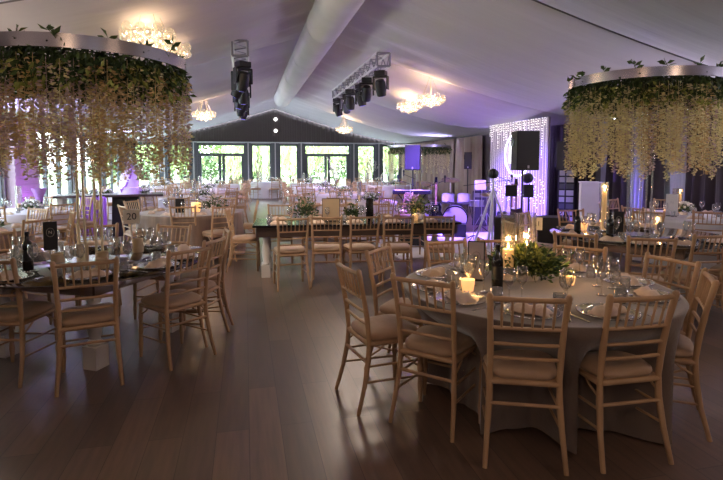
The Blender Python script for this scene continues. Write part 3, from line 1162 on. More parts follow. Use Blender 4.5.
def glass_table(label, c, r, rz):
    t = thing('glass_topped_table', label, 'table', (c[0], c[1], 0), rz)
    MB().lathe([(.001, .738), (r - .003, .738), (r, .741), (r, .747), (r - .003, .75), (.001, .75)], 64).build('tabletop', 'mirror_top', t, smooth=True)
    m = MB()
    h = .56
    for k in range(4):
        a = k * PI / 2
        m.box((h * math.cos(a), h * math.sin(a), .668), (.022, 1.12, .14), a)
    m.build('apron', 'mirror_apron', t)
    for sx in (-1, 1):
        for sy in (-1, 1):
            l = MB()
            x, y = .46 * sx, .46 * sy
            l.box((x, y, .09), (.13, .13, .18))
            l.lathe([(.055, .18), (.065, .20), (.040, .23), (.050, .28), (.062, .36), (.050, .44), (.036, .50), (.052, .53), (.05, .56)], 16, (x, y, 0))
            l.box((x, y, .60), (.12, .12, .10))
            l.build('leg', 'white_wood', t, smooth=True)
    return t
Lc = (-1.35, 4.85)
LN = 'brass-poled wisteria table'
glass_table('round mirror-topped table on white turned legs under the brass-poled wisteria', Lc, 1.0, R(-29))
wisteria_ring('wisteria ring of cream blossom on brass poles over the mirror-topped table', Lc, .84, 2.43, [(R(-100 + 90 * k), .10) for k in range(4)], 'brass', .75, 5, 100, (.68, .94), [1, 3, 3, 1, 0, 3])
left = [((-1.79, 4.0), -105, 'the chair cut by the frame edge', 'banquet chair cut off by the frame edge at the mirror-topped wisteria table'),
        ((-1.09, 3.78), -76, 'the front chair before the white leg', 'banquet chair with its back to us before a white turned table leg'),
        ((-.43, 4.15), -50, 'the aisle chair closest to us', 'banquet chair turned side-on in the aisle, first of three by the mirror-topped table'),
        ((-.27, 4.66), -25, 'the second aisle chair', 'banquet chair, second of three along the aisle side of the mirror-topped table'),
        ((-.18, 5.25), 8, 'the third aisle chair', 'banquet chair, third of three along the aisle side of the mirror-topped table'),
        ((-.77, 5.80), 66, 'the far chair below the number 20', 'banquet chair across the mirror-topped table, below the number 20'),
        ((-1.60, 6.02), 102, 'the far chair behind the poles', 'banquet chair across the mirror-topped table, behind the brass poles'),
        ((-2.40, 5.55), 148, 'the far chair behind the bottle', 'banquet chair across the mirror-topped table, behind its dark bottle'),
        ((-2.62, 4.72), -175, 'the chair out at the frame edge', 'banquet chair beyond the frame edge at the mirror-topped table')]
for mid, ph, who, lab in left:
    chair_back(mid, ph, lab, 'banquet chairs around the brass-poled wisteria table', 2)
    setting(Lc, .751, 1.0, math.degrees(math.atan2(mid[1] - Lc[1], mid[0] - Lc[0])), who, LN)
bottle('dark wine bottle beside the black monogram card, mirror-topped table', (-1.72, 4.50, .751))
menu_sign('tall black menu card with pale oval monogram, mirror-topped wisteria table', (-1.66, 4.82, .751), .105, .25, 'black', 'paper', 'N', stand=.10)
menu_sign('cream table number 20 on a tall stand, mirror-topped wisteria table', (-1.10, 5.30, .751), .15, .14, 'paper', 'ink', '20', stand=.26, oval=False, name='table_number', num=True)
for i, (x, y, h) in enumerate([(-1.52, 4.55, .11), (-1.15, 4.42, .08), (-1.48, 5.05, .12), (-1.02, 5.15, .13), (-1.2, 4.62, .10)]):
    o = MB().lathe([(.001, 0), (.048, 0), (.052, .01), (.050, h), (.042, h + .004), (.040, h - .03), (.001, h - .03)], 18).build('candle_holder', 'cardboard_gold', smooth=True)
    o.location = (x, y, .751)
    tag(o, ['short wooden candle holder beside the bottle', 'squat wooden candle holder at the front of the poles', 'wooden candle holder behind the poles, bottle side', 'wooden candle holder behind the poles, number side', 'wooden candle holder just before the brass poles'][i] + ' on the mirror top', 'candle holder', 'wooden candle holders on the mirror-topped table')

Ec = (4.60, 5.07)
EN = 'clear-poled wisteria table'
glass_table('round mirror-topped table under the clear-poled wisteria ring', Ec, 1.0, R(35))
wisteria_ring('wisteria ring of cream blossom on clear poles by the dark drapes', Ec, .83, 2.50, [(R(-100 + 72 * k), .13) for k in range(5)], 'acrylic', .75, 11, 100, (.72, 1.04), [0, 2, 4, 1, 0, 3])
right = [((3.12, 4.24), -140, 'the chair beside the number 21', 'banquet chair at the clear-poled wisteria table, just behind the number 21'),
         ((3.62, 3.82), -118, 'the first chair beside number 21', 'banquet chair with its back to us at the clear-poled wisteria table'),
         ((4.33, 3.84), -96, 'the second front chair', 'banquet chair second along the near side of the clear-poled wisteria table'),
         ((5.15, 3.95), -62, 'the third front chair', 'banquet chair third along the near side of the clear-poled wisteria table'),
         ((3.05, 5.35), 172, 'the stage-side chair', 'banquet chair at the stage side of the clear-poled wisteria table'),
         ((3.75, 6.25), 122, 'the far chair by the white plinth', 'banquet chair across the clear-poled wisteria table, toward the plinth'),
         ((4.70, 6.50), 82, 'the far chair past the clear poles', 'banquet chair across the clear-poled wisteria table, behind its poles'),
         ((5.60, 6.0), 40, 'the far chair by the white sign', 'banquet chair across the clear-poled wisteria table, toward the white sign')]
for mid, ph, who, lab in right:
    chair_back(mid, ph, lab, 'banquet chairs around the clear-poled wisteria table', 2 if mid[1] < 4.5 else 1)
    setting(Ec, .751, 1.0, math.degrees(math.atan2(mid[1] - Ec[1], mid[0] - Ec[0])), who, EN, full=mid[1] < 4.5)
vase_candle('tall slim glass vase with lit candle at the top, clear-poled wisteria table', (4.42, 5.45, .751), .62, .05, .50, 2.0, None)
bottle('dark wine bottle before the glasses of the clear-poled wisteria table', (3.98, 4.80, .751))
bottle('dark wine bottle close to the plinth side, clear-poled wisteria table', (3.82, 5.15, .751))
menu_sign('black menu card with monogram on the clear-poled wisteria table', (4.22, 4.95, .751), .10, .25, 'black', 'paper', 'N', stand=.05)
votive('votive with pink candle by the poles of the clear-poled wisteria table', (4.25, 5.6, .751), None, .8)
vase_candle('short glass vase with lit candle beside the clear poles', (4.85, 5.05, .751), .22, .05, .12, 1.5, None)

# ================================================================== LONG DARK TABLE
Mc, Ma = (1.62, 7.35), R(-5)
t = thing('long_table', 'long dark rectangular banquet table across the middle of the hall', 'table', (*Mc, 0), Ma)
MB().box((0, 0, .735), (3.0, .95, .03)).build('tabletop', 'black_gloss', t, bevel=.004)
mm = MB()
for sx, sy, dx, dy in ((0, -.42, 2.9, .03), (0, .42, 2.9, .03), (-1.44, 0, .03, .84), (1.44, 0, .03, .84)): mm.box((sx, sy, .65), (dx, dy, .14))
mm.build('apron', 'dark_wood', t)
for sx in (-1, 1):
    for sy in (-1, 1):
        l = MB()
        x, y = 1.33 * sx, .33 * sy
        l.box((x, y, .09), (.12, .12, .18))
        l.lathe([(.05, .18), (.06, .2), (.04, .23), (.055, .36), (.036, .5), (.05, .58)], 14, (x, y, 0))
        l.build('leg', 'white_wood', t, smooth=True)
def onM(u, v): return (Mc[0] + u * math.cos(Ma) - v * math.sin(Ma), Mc[1] + u * math.sin(Ma) + v * math.cos(Ma))
nm = ['first from the aisle end', 'second from the aisle end', 'third from the aisle end', 'fourth from the aisle end', 'last before the stage end']
for k, (mid, ph) in enumerate([((.58, 6.27), -86), ((1.01, 6.33), -100), ((1.51, 6.28), -88), ((1.93, 6.18), -100), ((2.46, 6.10), -112)]):
    chair_back(mid, ph, 'banquet chair on the near side of the long dark table, ' + nm[k], 'banquet chairs at the long dark table', 1)
for k, u in enumerate((-1.15, -.6, -.05, .5, 1.05)):
    x, y = onM(u, .95)
    chair_back((x, y), 85, 'banquet chair on the window side of the long dark table, ' + nm[k], 'banquet chairs at the long dark table', 1)
x, y = onM(-1.95, 0)
chair_back((x + .05, y + .25), 175, 'banquet chair standing at the aisle end of the long dark table', 'banquet chairs at the long dark table', 1)
for k, u in enumerate((-1.15, -.6, -.05, .5, 1.05)):
    for v, sd in ((-.30, 'near side'), (.30, 'window side')):
        x, y = onM(u, v)
        NA.place((x, y, .75), random.uniform(-.4, .4), 'folded beige napkin on the long dark table, %s, %s' % (sd, nm[k]), 'napkins on the long dark table')
        x, y = onM(u + .16, v * .45)
        WG.place((x, y, .75), 0, 'wine glass on the long dark table, %s, %s' % (sd, nm[k]), 'wine glasses on the long dark table')
        x, y = onM(u - .14, v * .4)
        TU.place((x, y, .75), 0, 'tumbler on the long dark table, %s, %s' % (sd, nm[k]), 'tumblers on the long dark table')
x, y = onM(-.38, -.05)
menu_sign('large tan card in a black frame standing on the long dark table', (x, y, .75), .25, .33, 'cardboard_gold', 'cardboard_gold', '.', oval=False, framed='black')
x, y = onM(-.75, 0)
arrangement('centrepiece', 'spiky dark twiggy foliage beside the tan card, long dark table', (x, y, .75), .17, .36, 260, ('leaf_dark', 'leaf_mid'), twigs=12)
x, y = onM(-.05, .02)
arrangement('centrepiece', 'round green foliage between tan card and dark vase, long table', (x, y, .75), .13, .26, 260, ('leaf_dark', 'leaf_mid'))
x, y = onM(.22, .05)
o = MB().lathe([(.001, 0), (.045, 0), (.06, .03), (.055, .30), (.06, .33), (.05, .33), (.05, .05), (.001, .05)], 18).build('dark_vase', 'black_gloss', smooth=True)
o.location = (x, y, .75)
tag(o, 'tall black vase standing on the long dark table', 'vase')
x, y = onM(1.0, .12)
arrangement('centrepiece', 'lime and green bouquet near the stage end of the long table', (x, y, .75), .20, .36, 330, twigs=8)
x, y = onM(.9, -.1)
votive('small votive beside the lime bouquet on the long dark table', (x, y, .75), None, .5)

# ================================================================== ROUND TABLES FURTHER BACK
def chair_ring(c, r, n, off, tname, grp, level, skip=(), jig=.06):
    dirs = ['stage side', 'window-stage corner', 'window side', 'window-pier corner', 'pier side', 'near-pier corner', 'near side', 'near-stage corner']
    for k in range(n):
        if k in skip: continue
        ph = off + 360 * k / n
        i = int(round((ph % 360) / 45)) % 8
        a = R(ph)
        rr = r + .46 + random.uniform(-jig, jig)
        mid = (c[0] + rr * math.cos(a), c[1] + rr * math.sin(a))
        chair_back(mid, ph + random.uniform(-8, 8), 'chair on the %s of the %s' % (dirs[i], tname), grp, level)
# brown-draped table
D = (-.95, 9.35)
round_table('round table standing under the brown cloth by the aisle', D, .88)
cloth('brown striped cloth draped to the floor over the aisle-side round table', 'brown_cloth', D, .9, .75, [], fold=1.6, seg=120)
for mid, ph, lab in [((-.98, 8.40), -92, 'banquet chair before the brown-draped table, back toward us'),
                     ((-.34, 8.28), -58, 'banquet chair on the aisle corner of the brown-draped table'),
                     ((-1.95, 8.75), -150, 'banquet chair on the pier corner of the brown-draped table'),
                     ((.22, 9.35), 0, 'banquet chair seen side-on in the aisle beside the brown-draped table'),
                     ((-2.05, 9.9), 155, 'banquet chair on the cake side of the brown-draped table'),
                     ((-1.3, 10.5), 105, 'banquet chair behind the brown-draped table, cake side'),
                     ((-.35, 10.4), 60, 'banquet chair behind the brown-draped table, aisle side')]:
    chair_back(mid, ph, lab, 'banquet chairs around the brown-draped table', 1)
menu_sign('black card standing on the brown-draped table', (-1.12, 9.2, .752), .15, .24, 'black', 'black', '.', oval=False)
o = votive('large glowing amber candle bowl on the brown-draped table', (-.86, 9.3, .752), None, 3, 1.9)
arrangement('centrepiece', 'dark leafy bouquet beside the amber bowl, brown-draped table', (-.55, 9.25, .752), .24, .30, 360, ('leaf_dark', 'leaf_mid', 'petal_blush'))
for k in range(8):
    a = k * PI / 4 + .3
    who = ['stage side', 'window side by the stage', 'window side', 'window side by the pier', 'pier side', 'near side by the pier', 'near side', 'near side by the stage'][k]
    NA.place((D[0] + .66 * math.cos(a), D[1] + .66 * math.sin(a), .752), a + PI / 2, 'folded beige napkin on the brown-draped table, ' + who, 'napkins on the brown-draped table')
    WG.place((D[0] + .45 * math.cos(a + .3), D[1] + .45 * math.sin(a + .3), .752), 0, 'wine glass on the brown-draped table, ' + who, 'wine glasses on the brown-draped table')

def candelabra_make():
    t = thing('candelabra', 'x', 'candelabra')
    m = MB().lathe([(.001, 0), (.09, 0), (.08, .015), (.015, .03), (.010, .5), (.02, .52), (.008, .56), (.008, .8), (.001, .8)], 10)
    for k in range(5):
        a = 2 * PI * k / 5
        c, s = math.cos(a), math.sin(a)
        m.tube([(0, 0, .55), (.08 * c, .08 * s, .52), (.15 * c, .15 * s, .56), (.16 * c, .16 * s, .66)], .006, 5)
        m.lathe([(.001, .66), (.022, .66), (.022, .68), (.001, .68)], 8, (.16 * c, .16 * s, 0))
    m.build('stem', 'silver', t, smooth=True)
    for k in range(5):
        a = 2 * PI * k / 5
        MB().lathe([(.010, .68), (.009, .86), (.001, .865)], 8, (.16 * math.cos(a), .16 * math.sin(a), 0)).build('candle', 'petal_white', t, smooth=True)
    return t
def posy_make():
    return arrangement('flower_posy', 'x', (0, 0, 0), .17, .22, 200, ('leaf_dark', 'leaf_mid'), white=46)
def simple_vase_make():
    t = thing('tall_glass_vase', 'x', 'vase')
    MB().lathe([(.001, 0), (.05, 0), (.05, .45), (.046, .45), (.046, .012), (.001, .012)], 14, cap=False).build('glass_cylinder', 'crystal', t, smooth=True)
    MB().lathe([(.03, .012), (.03, .14), (.001, .14)], 12).build('candle', 'candle_wax', t, smooth=True)
    return t
def blossom_tree_make():
    """tall white branchy arrangement"""
    t = thing('tall_blossom_vase', 'x', 'flower decoration')
    MB().lathe([(.001, 0), (.05, 0), (.035, .1), (.03, .4), (.045, .5), (.04, .5), (.001, .12)], 12, cap=False).build('glass_vase', 'crystal', t, smooth=True)
    rnd = random.Random(9)
    b, f = MB(), MB()
    for k in range(16):
        a = rnd.uniform(0, 6.28)
        e = rnd.uniform(.08, .32)
        p1 = (math.cos(a) * e, math.sin(a) * e, rnd.uniform(.75, 1.1))
        b.tube([(0, 0, .1), (p1[0] * .3, p1[1] * .3, .5), p1], [.004, .003, .0015], 4)
        for q in range(16):
            u = rnd.uniform(.3, 1)
            f.leaf((p1[0] * u + rnd.gauss(0, .02), p1[1] * u + rnd.gauss(0, .02), .4 + (p1[2] - .4) * u), (rnd.gauss(0, 1), rnd.gauss(0, 1), rnd.gauss(0, 1)), .04, .035)
    b.build('branch', 'bark', t)
    f.build('blossom', 'petal_white', t)
    return t
CA, PO, SV, BT = [Proto(f) for f in (candelabra_make, posy_make, simple_vase_make, blossom_tree_make)]
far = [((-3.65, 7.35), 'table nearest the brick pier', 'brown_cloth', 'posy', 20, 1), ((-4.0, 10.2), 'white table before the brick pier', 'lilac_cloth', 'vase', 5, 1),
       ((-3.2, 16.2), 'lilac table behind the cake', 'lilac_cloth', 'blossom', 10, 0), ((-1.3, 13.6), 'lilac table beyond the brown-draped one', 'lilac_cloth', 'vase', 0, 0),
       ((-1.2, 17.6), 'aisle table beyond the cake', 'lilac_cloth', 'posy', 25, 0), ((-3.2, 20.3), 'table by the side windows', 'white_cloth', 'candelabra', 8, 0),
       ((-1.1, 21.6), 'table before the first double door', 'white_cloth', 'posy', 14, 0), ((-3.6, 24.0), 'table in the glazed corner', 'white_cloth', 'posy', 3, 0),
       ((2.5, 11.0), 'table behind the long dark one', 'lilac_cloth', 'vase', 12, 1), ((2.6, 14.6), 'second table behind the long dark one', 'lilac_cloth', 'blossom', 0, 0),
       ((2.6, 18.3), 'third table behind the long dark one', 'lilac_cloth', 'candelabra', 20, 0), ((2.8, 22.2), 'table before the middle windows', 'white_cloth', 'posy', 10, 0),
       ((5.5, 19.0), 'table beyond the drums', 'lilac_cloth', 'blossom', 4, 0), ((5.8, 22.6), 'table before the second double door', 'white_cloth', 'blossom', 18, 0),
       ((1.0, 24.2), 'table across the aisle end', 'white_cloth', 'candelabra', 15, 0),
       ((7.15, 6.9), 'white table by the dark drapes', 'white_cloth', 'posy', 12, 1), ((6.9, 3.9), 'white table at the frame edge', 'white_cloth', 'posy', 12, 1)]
for c, tn, cm, deco, off, lv in far:
    tn = tn.replace('nearest', 'beside')
    round_table('round banquet table, the ' + tn, c, .85, grp='round tables further back')
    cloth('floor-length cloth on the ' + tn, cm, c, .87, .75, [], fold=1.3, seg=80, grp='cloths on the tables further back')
    chair_ring(c, .87, 8, off, tn, 'banquet chairs around the ' + tn, lv)
    P_ = dict(posy=PO, vase=SV, candelabra=CA, blossom=BT)[deco]
    nm_ = dict(posy='low posy of white flowers', vase='tall clear vase with a candle', candelabra='silver candelabra with white candles', blossom='tall branching white blossom')[deco]
    P_.place((c[0], c[1], .752), 0, nm_ + ' on the ' + tn, 'centrepieces further back')
    if deco != 'posy': PO.place((c[0] + .25, c[1] - .12, .752), 1, 'low posy of white flowers on the ' + tn, 'posies further back')
    if deco != 'vase': SV.place((c[0] - .28, c[1] - .1, .752), 1, 'tall clear vase with a candle on the ' + tn, 'tall vases further back')
    dirs = ['stage side', 'window-stage corner', 'window side', 'window-pier corner', 'pier side', 'near-pier corner', 'near side', 'near-stage corner']
    for k in range(8):
        a = R(off + 45 * k)
        WG.place((c[0] + .48 * math.cos(a), c[1] + .48 * math.sin(a), .752), 0, 'wine glass, %s, %s' % (dirs[k], tn), 'wine glasses on the ' + tn)
        if lv or c[1] < 15:
            TU.place((c[0] + .50 * math.cos(a + .25), c[1] + .50 * math.sin(a + .25), .752), 0, 'tumbler, %s, %s' % (dirs[k], tn), 'tumblers on the ' + tn)
            NA.place((c[0] + .68 * math.cos(a), c[1] + .68 * math.sin(a), .752), a + PI / 2, 'beige napkin, %s, %s' % (dirs[k], tn), 'napkins on the ' + tn)
# extras of those tables
menu_sign('white menu card standing on the white table by the dark drapes', (6.75, 6.75, .752), .17, .36, 'white_cloth', 'frame_edge', 'N', oval=False)
votive('lit votive beside the white menu card, table by the dark drapes', (6.85, 6.95, .752), None, 1.5)
vase_candle('tall glass vase with lit candle behind the white menu card', (7.2, 7.05, .752), .42, .05, .34, 1.5)
votive('amber candle bowl on the table beside the brick pier', (-3.70, 7.10, .752), None, 2.5, 2.0)
menu_sign('small amber lantern card on the white table before the pier', (-4.30, 9.9, .752), .14, .26, 'amber_glow', 'black', '.', oval=False, name='lantern_card', framed='dark_wood')
arrangement('centrepiece', 'dark green garland on the table beside the brick pier', (-3.3, 7.15, .752), .28, .20, 420, ('leaf_dark', 'leaf_mid', 'leaf_lime'))
t = thing('flared_vase', 'tall flared purple vase standing on the white table before the pier', 'vase', (-3.72, 10.35, .752))
MB().lathe([(.001, 0), (.07, 0), (.045, .03), (.05, .10), (.07, .25), (.13, .40), (.125, .40), (.06, .24), (.001, .1)], 20, cap=False).build('vase_body', 'purple_drape', t, smooth=True)

# ================================================================== CAKE TABLE
t = thing('cake_table', 'long dark-topped table carrying the wedding cake', 'table', (-2.95, 12.2, 0), R(8))
MB().box((0, 0, .90), (2.2, .85, .05)).build('tabletop', 'dark_wood', t, bevel=.01)
MB().box((.32, 0, .44), (.6, .55, .88), top=.9).build('pedestal', 'black', t)
for sx in (-.95,): MB().box((sx, 0, .44), (.1, .6, .88)).build('leg', 'white_wood', t)
m = MB()
n = 40
vs = []
for j in range(6):
    for i in range(n + 1):
        u = i / n
        vs.append((-.55 + .5 * u, -.44 + .03 * math.sin(u * 40) * (1 + j * .2), .90 - .85 * j / 5))
m.add(vs, [(j * (n + 1) + i, (j + 1) * (n + 1) + i, (j + 1) * (n + 1) + i + 1, j * (n + 1) + i + 1) for j in range(5) for i in range(n)])
o = m.build('table_drape', 'purple_drape', smooth='all', solid=.006)
o.location = (-2.95, 12.2, 0)
o.rotation_euler = (0, 0, R(8))
tag(o, 'purple cloth hanging from the front of the cake table', 'drape')
t = thing('wedding_cake', 'five-tier white wedding cake lit purple on the dark table', 'cake', (-2.55, 12.15, .926))
z = 0
for k, (r, h) in enumerate([(.25, .16), (.205, .16), (.165, .15), (.125, .14), (.085, .13)]):
    MB().lathe([(r, z), (r, z + h - .01), (r - .012, z + h), (.001, z + h)], 28).build('tier', 'icing', t, smooth=True)
    z += h
m = MB()
rnd = random.Random(2)
for k in range(34):
    u = k / 34
    a = -PI / 2 - .5 + 1.6 * u
    r = .25 - .17 * u
    m.sphere((r * math.cos(a) * 1.03, r * math.sin(a) * 1.03, .06 + .62 * u + rnd.gauss(0, .02)), .022, 6, 4)
m.build('sugar_flowers', 'purple_drape', t, smooth='all')
for k, (x, y) in enumerate([(-3.55, 12.05), (-3.25, 12.0), (-2.95, 11.98), (-2.2, 12.1)]):
    PO.place((x, y, .926), k, 'small posy on the cake table, ' + ['at its pier end', 'second from the pier end', 'third from the pier end', 'on the aisle side of the cake'][k], 'posies on the cake table').scale = (.6, .6, .6)

# ================================================================== STAGE
o = MB().box((4.05, 9.25, .012), (3.1, 2.7, .024)).build('dance_floor', 'white_cloth', bevel=.004)
tag(o, 'low pale dance floor lit lilac in front of the drums', 'dance floor')
def speaker(label, loc, rz, grp, floor=0, w_=.38, h_=.62, d_=.36, pole=True, logo=True):
    t = thing('loudspeaker', label, 'loudspeaker', loc, rz, grp)
    m = MB()
    pl = [(-w_ / 2, -d_ / 2), (w_ / 2, -d_ / 2), (w_ / 2 * .98, d_ * .1), (w_ * .28, d_ / 2), (-w_ * .28, d_ / 2), (-w_ / 2 * .98, d_ * .1)]
    vs = [(x, y, 0) for x, y in pl] + [(x, y, h_) for x, y in pl]
    m.add(vs, [tuple(reversed(range(6))), tuple(range(6, 12))] + [(i, (i + 1) % 6, 6 + (i + 1) % 6, 6 + i) for i in range(6)])
    m.build('cabinet', 'speaker_black', t, bevel=.008)
    MB().box((0, -d_ / 2 - .004, h_ / 2), (w_ * .92, .012, h_ * .94)).build('grille', 'speaker_grille', t, bevel=.003)
    for s in (-1, 1): MB().box((w_ / 2 * s, -.02, h_ * .72), (.012, .09, .13)).build('side_handle', 'black_gloss', t, bevel=.003)
    if logo: MB().box((0, -d_ / 2 - .012, .055), (.03, .004, .045)).build('badge', 'frame_edge', t)
    return t
def stand(label, loc, h, grp):
    t = thing('speaker_stand', label, 'stand', loc, 0, grp)
    MB().tube([(0, 0, .15), (0, 0, h)], [.018, .016], 8).build('pole', 'black', t, smooth=True)
    for k in range(3):
        a = 2 * PI * k / 3 + .4
        MB().tube([(0, 0, .6), (.48 * math.cos(a), .48 * math.sin(a), .01)], .011, 6).build('leg', 'black', t)
    return t
stand('tall black stand holding the big speaker before the light-strung panel', (4.36, 7.28, 0), 1.5, 'speaker stands')
speaker('big black loudspeaker on a pole before the light-strung panel', (4.36, 7.28, 1.5), R(-4), 'loudspeakers on stands')
stand('black stand holding the speaker before the beige drapes', (4.1, 11.95, 0), 1.45, 'speaker stands')
speaker('black loudspeaker on a pole before the window corner', (4.1, 11.95, 1.45), R(-22), 'loudspeakers on stands')
stand('black stand beside the equipment rack', (6.9, 9.75, 0), 1.47, 'speaker stands')
speaker('black loudspeaker on a pole beside the equipment rack', (6.9, 9.75, 1.47), R(-40), 'loudspeakers on stands')
stand('black stand behind the drums', (6.5, 13.9, 0), 1.45, 'speaker stands')
speaker('slim black loudspeaker before the beige drapes behind the drums', (6.5, 13.9, 1.45), R(-24), 'loudspeakers on stands', w_=.22, h_=.5, d_=.25)
speaker('black bass cabinet on the floor, stage edge, beside the tripod', (4.32, 7.62, 0), R(-30), 'bass cabinets', w_=.45, h_=.72, d_=.45, logo=False)
speaker('black bass cabinet under the big loudspeaker pole', (5.0, 7.4, 0), R(-30), 'bass cabinets', w_=.45, h_=.72, d_=.45, logo=False)
# drum kit
t = thing('drum_kit', 'pale drum kit lit purple on the stage', 'drums', (5.0, 11.35, 0), R(-26))
def drum(name, c, r, h, rx, par):
    o = MB().lathe([(r, 0), (r, h)], 28, cap=False).build(name, 'drum_shell', par, smooth=True, loc=c)
    o.rotation_euler = (rx, 0, 0)
    MB().lathe([(r - .002, .004), (.001, .004)], 28, cap=False).build('drum_skin', 'drum_head', o)
    MB().lathe([(r - .002, h - .004), (.001, h - .004)], 28, cap=False).build('drum_skin', 'drum_head', o)
    for z in (0, h): MB().tube([(r * math.cos(2 * PI * k / 28), r * math.sin(2 * PI * k / 28), z) for k in range(28)], .012, 6, closed=True).build('hoop', 'black_gloss' if h > .35 else 'steel', o, smooth='all')
    return o
drum('bass_drum', (0, -.25, .30), .29, .42, R(-90), t)
drum('floor_tom', (-.55, .1, .28), .20, .36, 0, t)
drum('rack_tom', (-.18, -.05, .66), .15, .2, R(-14), t)
drum('rack_tom', (.20, -.05, .66), .15, .2, R(-14), t)
drum('snare_drum', (.5, .3, .56), .17, .13, 0, t)
for x, y, z, r, tl in ((-.65, .0, 1.10, .22, .2), (.62, -.05, 1.08, .20, -.25), (.75, .3, .85, .16, 0), (-.15, .45, 1.2, .22, .1)):
    o = MB().lathe([(.001, .02), (.03, .018), (.05, .006), (r, 0)], 24, cap=False).build('cymbal', 'cymbal', t, smooth='all', loc=(x, y, z))
    o.rotation_euler = (.25, tl, 0)
    MB().tube([(x, y, .35), (x, y, z + .03)], .008, 6).tube([(x, y, .4), (x + .2, y + .12, .01)], .007, 5).tube([(x, y, .4), (x - .2, y + .12, .01)], .007, 5).tube([(x, y, .4), (x, y - .22, .01)], .007, 5).build('cymbal_stand', 'steel', t)
t = thing('drum_stool', 'round dark stool behind the purple-lit drum kit', 'stool', (5.4, 12.25, 0))
MB().lathe([(.001, .46), (.16, .46), (.17, .5), (.15, .53), (.001, .53)], 18).build('seat', 'black', t, smooth=True)
for k in range(3): MB().tube([(0, 0, .46), (.22 * math.cos(k * 2.1), .22 * math.sin(k * 2.1), 0)], .012, 6).build('leg', 'steel', t)
# rug-like white drum mat
o = MB().lathe([(1.35, .003), (1.35, .012), (.001, .012)], 4).build('drum_mat', 'white_cloth')
def mic(label, loc, boom, h=1.35, rz=0):
    t = thing('microphone_stand', label, 'microphone stand', loc, rz, 'microphone stands')
    MB().tube([(0, 0, .02), (0, 0, h)], .009, 6).build('pole', 'steel', t)
    for k in range(3): MB().tube([(0, 0, .12), (.26 * math.cos(k * 2.1), .26 * math.sin(k * 2.1), .01)], .008, 5).build('leg', 'black', t)
    MB().tube([(-boom * .3, 0, h - .05), (boom, 0, h + .08)], .007, 5).build('boom_arm', 'black', t)
    MB().lathe([(.001, 0), (.012, 0), (.016, .1), (.026, .13), (.02, .165), (.001, .17)], 10, (boom, 0, h + .03)).build('microphone', 'black', t, smooth=True)
    return t
COL.objects.unlink(o)
mic('microphone stand with long boom reaching toward the big speaker pole', (4.62, 9.55, 0), .75, 1.20, R(-20))
mic('microphone stand in front of the drums', (4.0, 10.4, 0), .35, 1.15, R(10))
mic('microphone stand at the window side of the drums', (4.35, 12.7, 0), .3, 1.25, R(200))
mic('microphone stand beside the keyboard', (3.75, 11.1, 0), .3, 1.15, R(150))
mic('microphone stand by the bass cabinet', (5.1, 9.1, 0), .3, 1.3, R(120))
t = thing('keyboard', 'dark keyboard on a crossed stand beside the drums', 'keyboard', (3.95, 11.55, 0), R(-15))
MB().box((0, 0, .92), (.95, .3, .09)).build('keyboard_body', 'black', t, bevel=.01)
MB().box((0, -.06, .967), (.85, .14, .012)).build('keys', 'petal_white', t)
for s in (-1, 1): MB().tube([(-.35 * s, .08 * s, 0), (.35 * s, .08 * s, .88)], .016, 6).build('stand_leg', 'black', t)
def music_stand(label, loc, rz, m, z=1.15, w_=.32, h_=.25):
    t = thing('music_stand', label, 'music stand', loc, rz, 'music stands')
    MB().box((0, 0, z), (w_, .02, h_), rx=R(-15)).build('desk', m, t)
    MB().tube([(0, .02, .1), (0, .02, z)], .009, 6).build('pole', 'black', t)
    for k in range(3): MB().tube([(0, .02, .2), (.24 * math.cos(k * 2.1), .24 * math.sin(k * 2.1), .01)], .008, 5).build('leg', 'black', t)
music_stand('music stand with pale sheet beside the drums', (5.25, 10.55, 0), R(-25), 'white_cloth', 1.12, .26, .22)
music_stand('black music stand just under the big speaker', (4.55, 7.95, 0), R(-25), 'black', 1.13, .2, .2)
music_stand('black music stand behind the big speaker pole', (5.1, 8.3, 0), R(-30), 'black', 1.10, .18, .24)
def wedge(label, loc, rz, m='speaker_black'):
    t = thing('monitor_wedge', label, 'loudspeaker', loc, rz, 'stage monitor wedges')
    mb = MB()
    w_, pr = .5, [(-.18, 0), (.18, 0), (.18, .3), (.02, .32), (-.18, .1)]
    vs = [(-w_ / 2, y, z) for y, z in pr] + [(w_ / 2, y, z) for y, z in pr]
    mb.add(vs, [tuple(range(5)), tuple(reversed(range(5, 10)))] + [((i + 1) % 5, i, 5 + i, 5 + (i + 1) % 5) for i in range(5)])
    mb.build('cabinet', m, t)
    mb = MB().box((0, -.09, .215), (.44, .012, .26), rx=R(-42))
    mb.build('grille', 'speaker_grille', t)
wedge('black stage monitor wedge on the floor behind the long table end', (3.2, 9.3, 0), R(155))
wedge('black stage monitor wedge on the floor before the drums', (4.45, 10.15, 0), R(155))
def amp(label, loc, rz, s=(.6, .3, .5)):
    t = thing('amplifier', label, 'amplifier', loc, rz, 'amplifiers')
    MB().box((0, 0, s[2] / 2), s).build('cabinet', 'speaker_black', t, bevel=.01)
    MB().box((0, -s[1] / 2 - .003, s[2] * .42), (s[0] * .9, .01, s[2] * .72)).build('grille', 'speaker_grille', t)
    MB().box((0, -s[1] / 2 - .003, s[2] * .88), (s[0] * .9, .01, s[2] * .12)).build('control_strip', 'steel', t)
amp('guitar amplifier behind the tripod, stage', (5.95, 10.4, 0), R(-30))
amp('guitar amplifier behind the drums, by the beige drapes', (6.1, 12.0, 0), R(-30), (.6, .3, .9))
amp('small guitar amplifier under the plinth-side speaker', (6.2, 9.2, 0), R(-35))
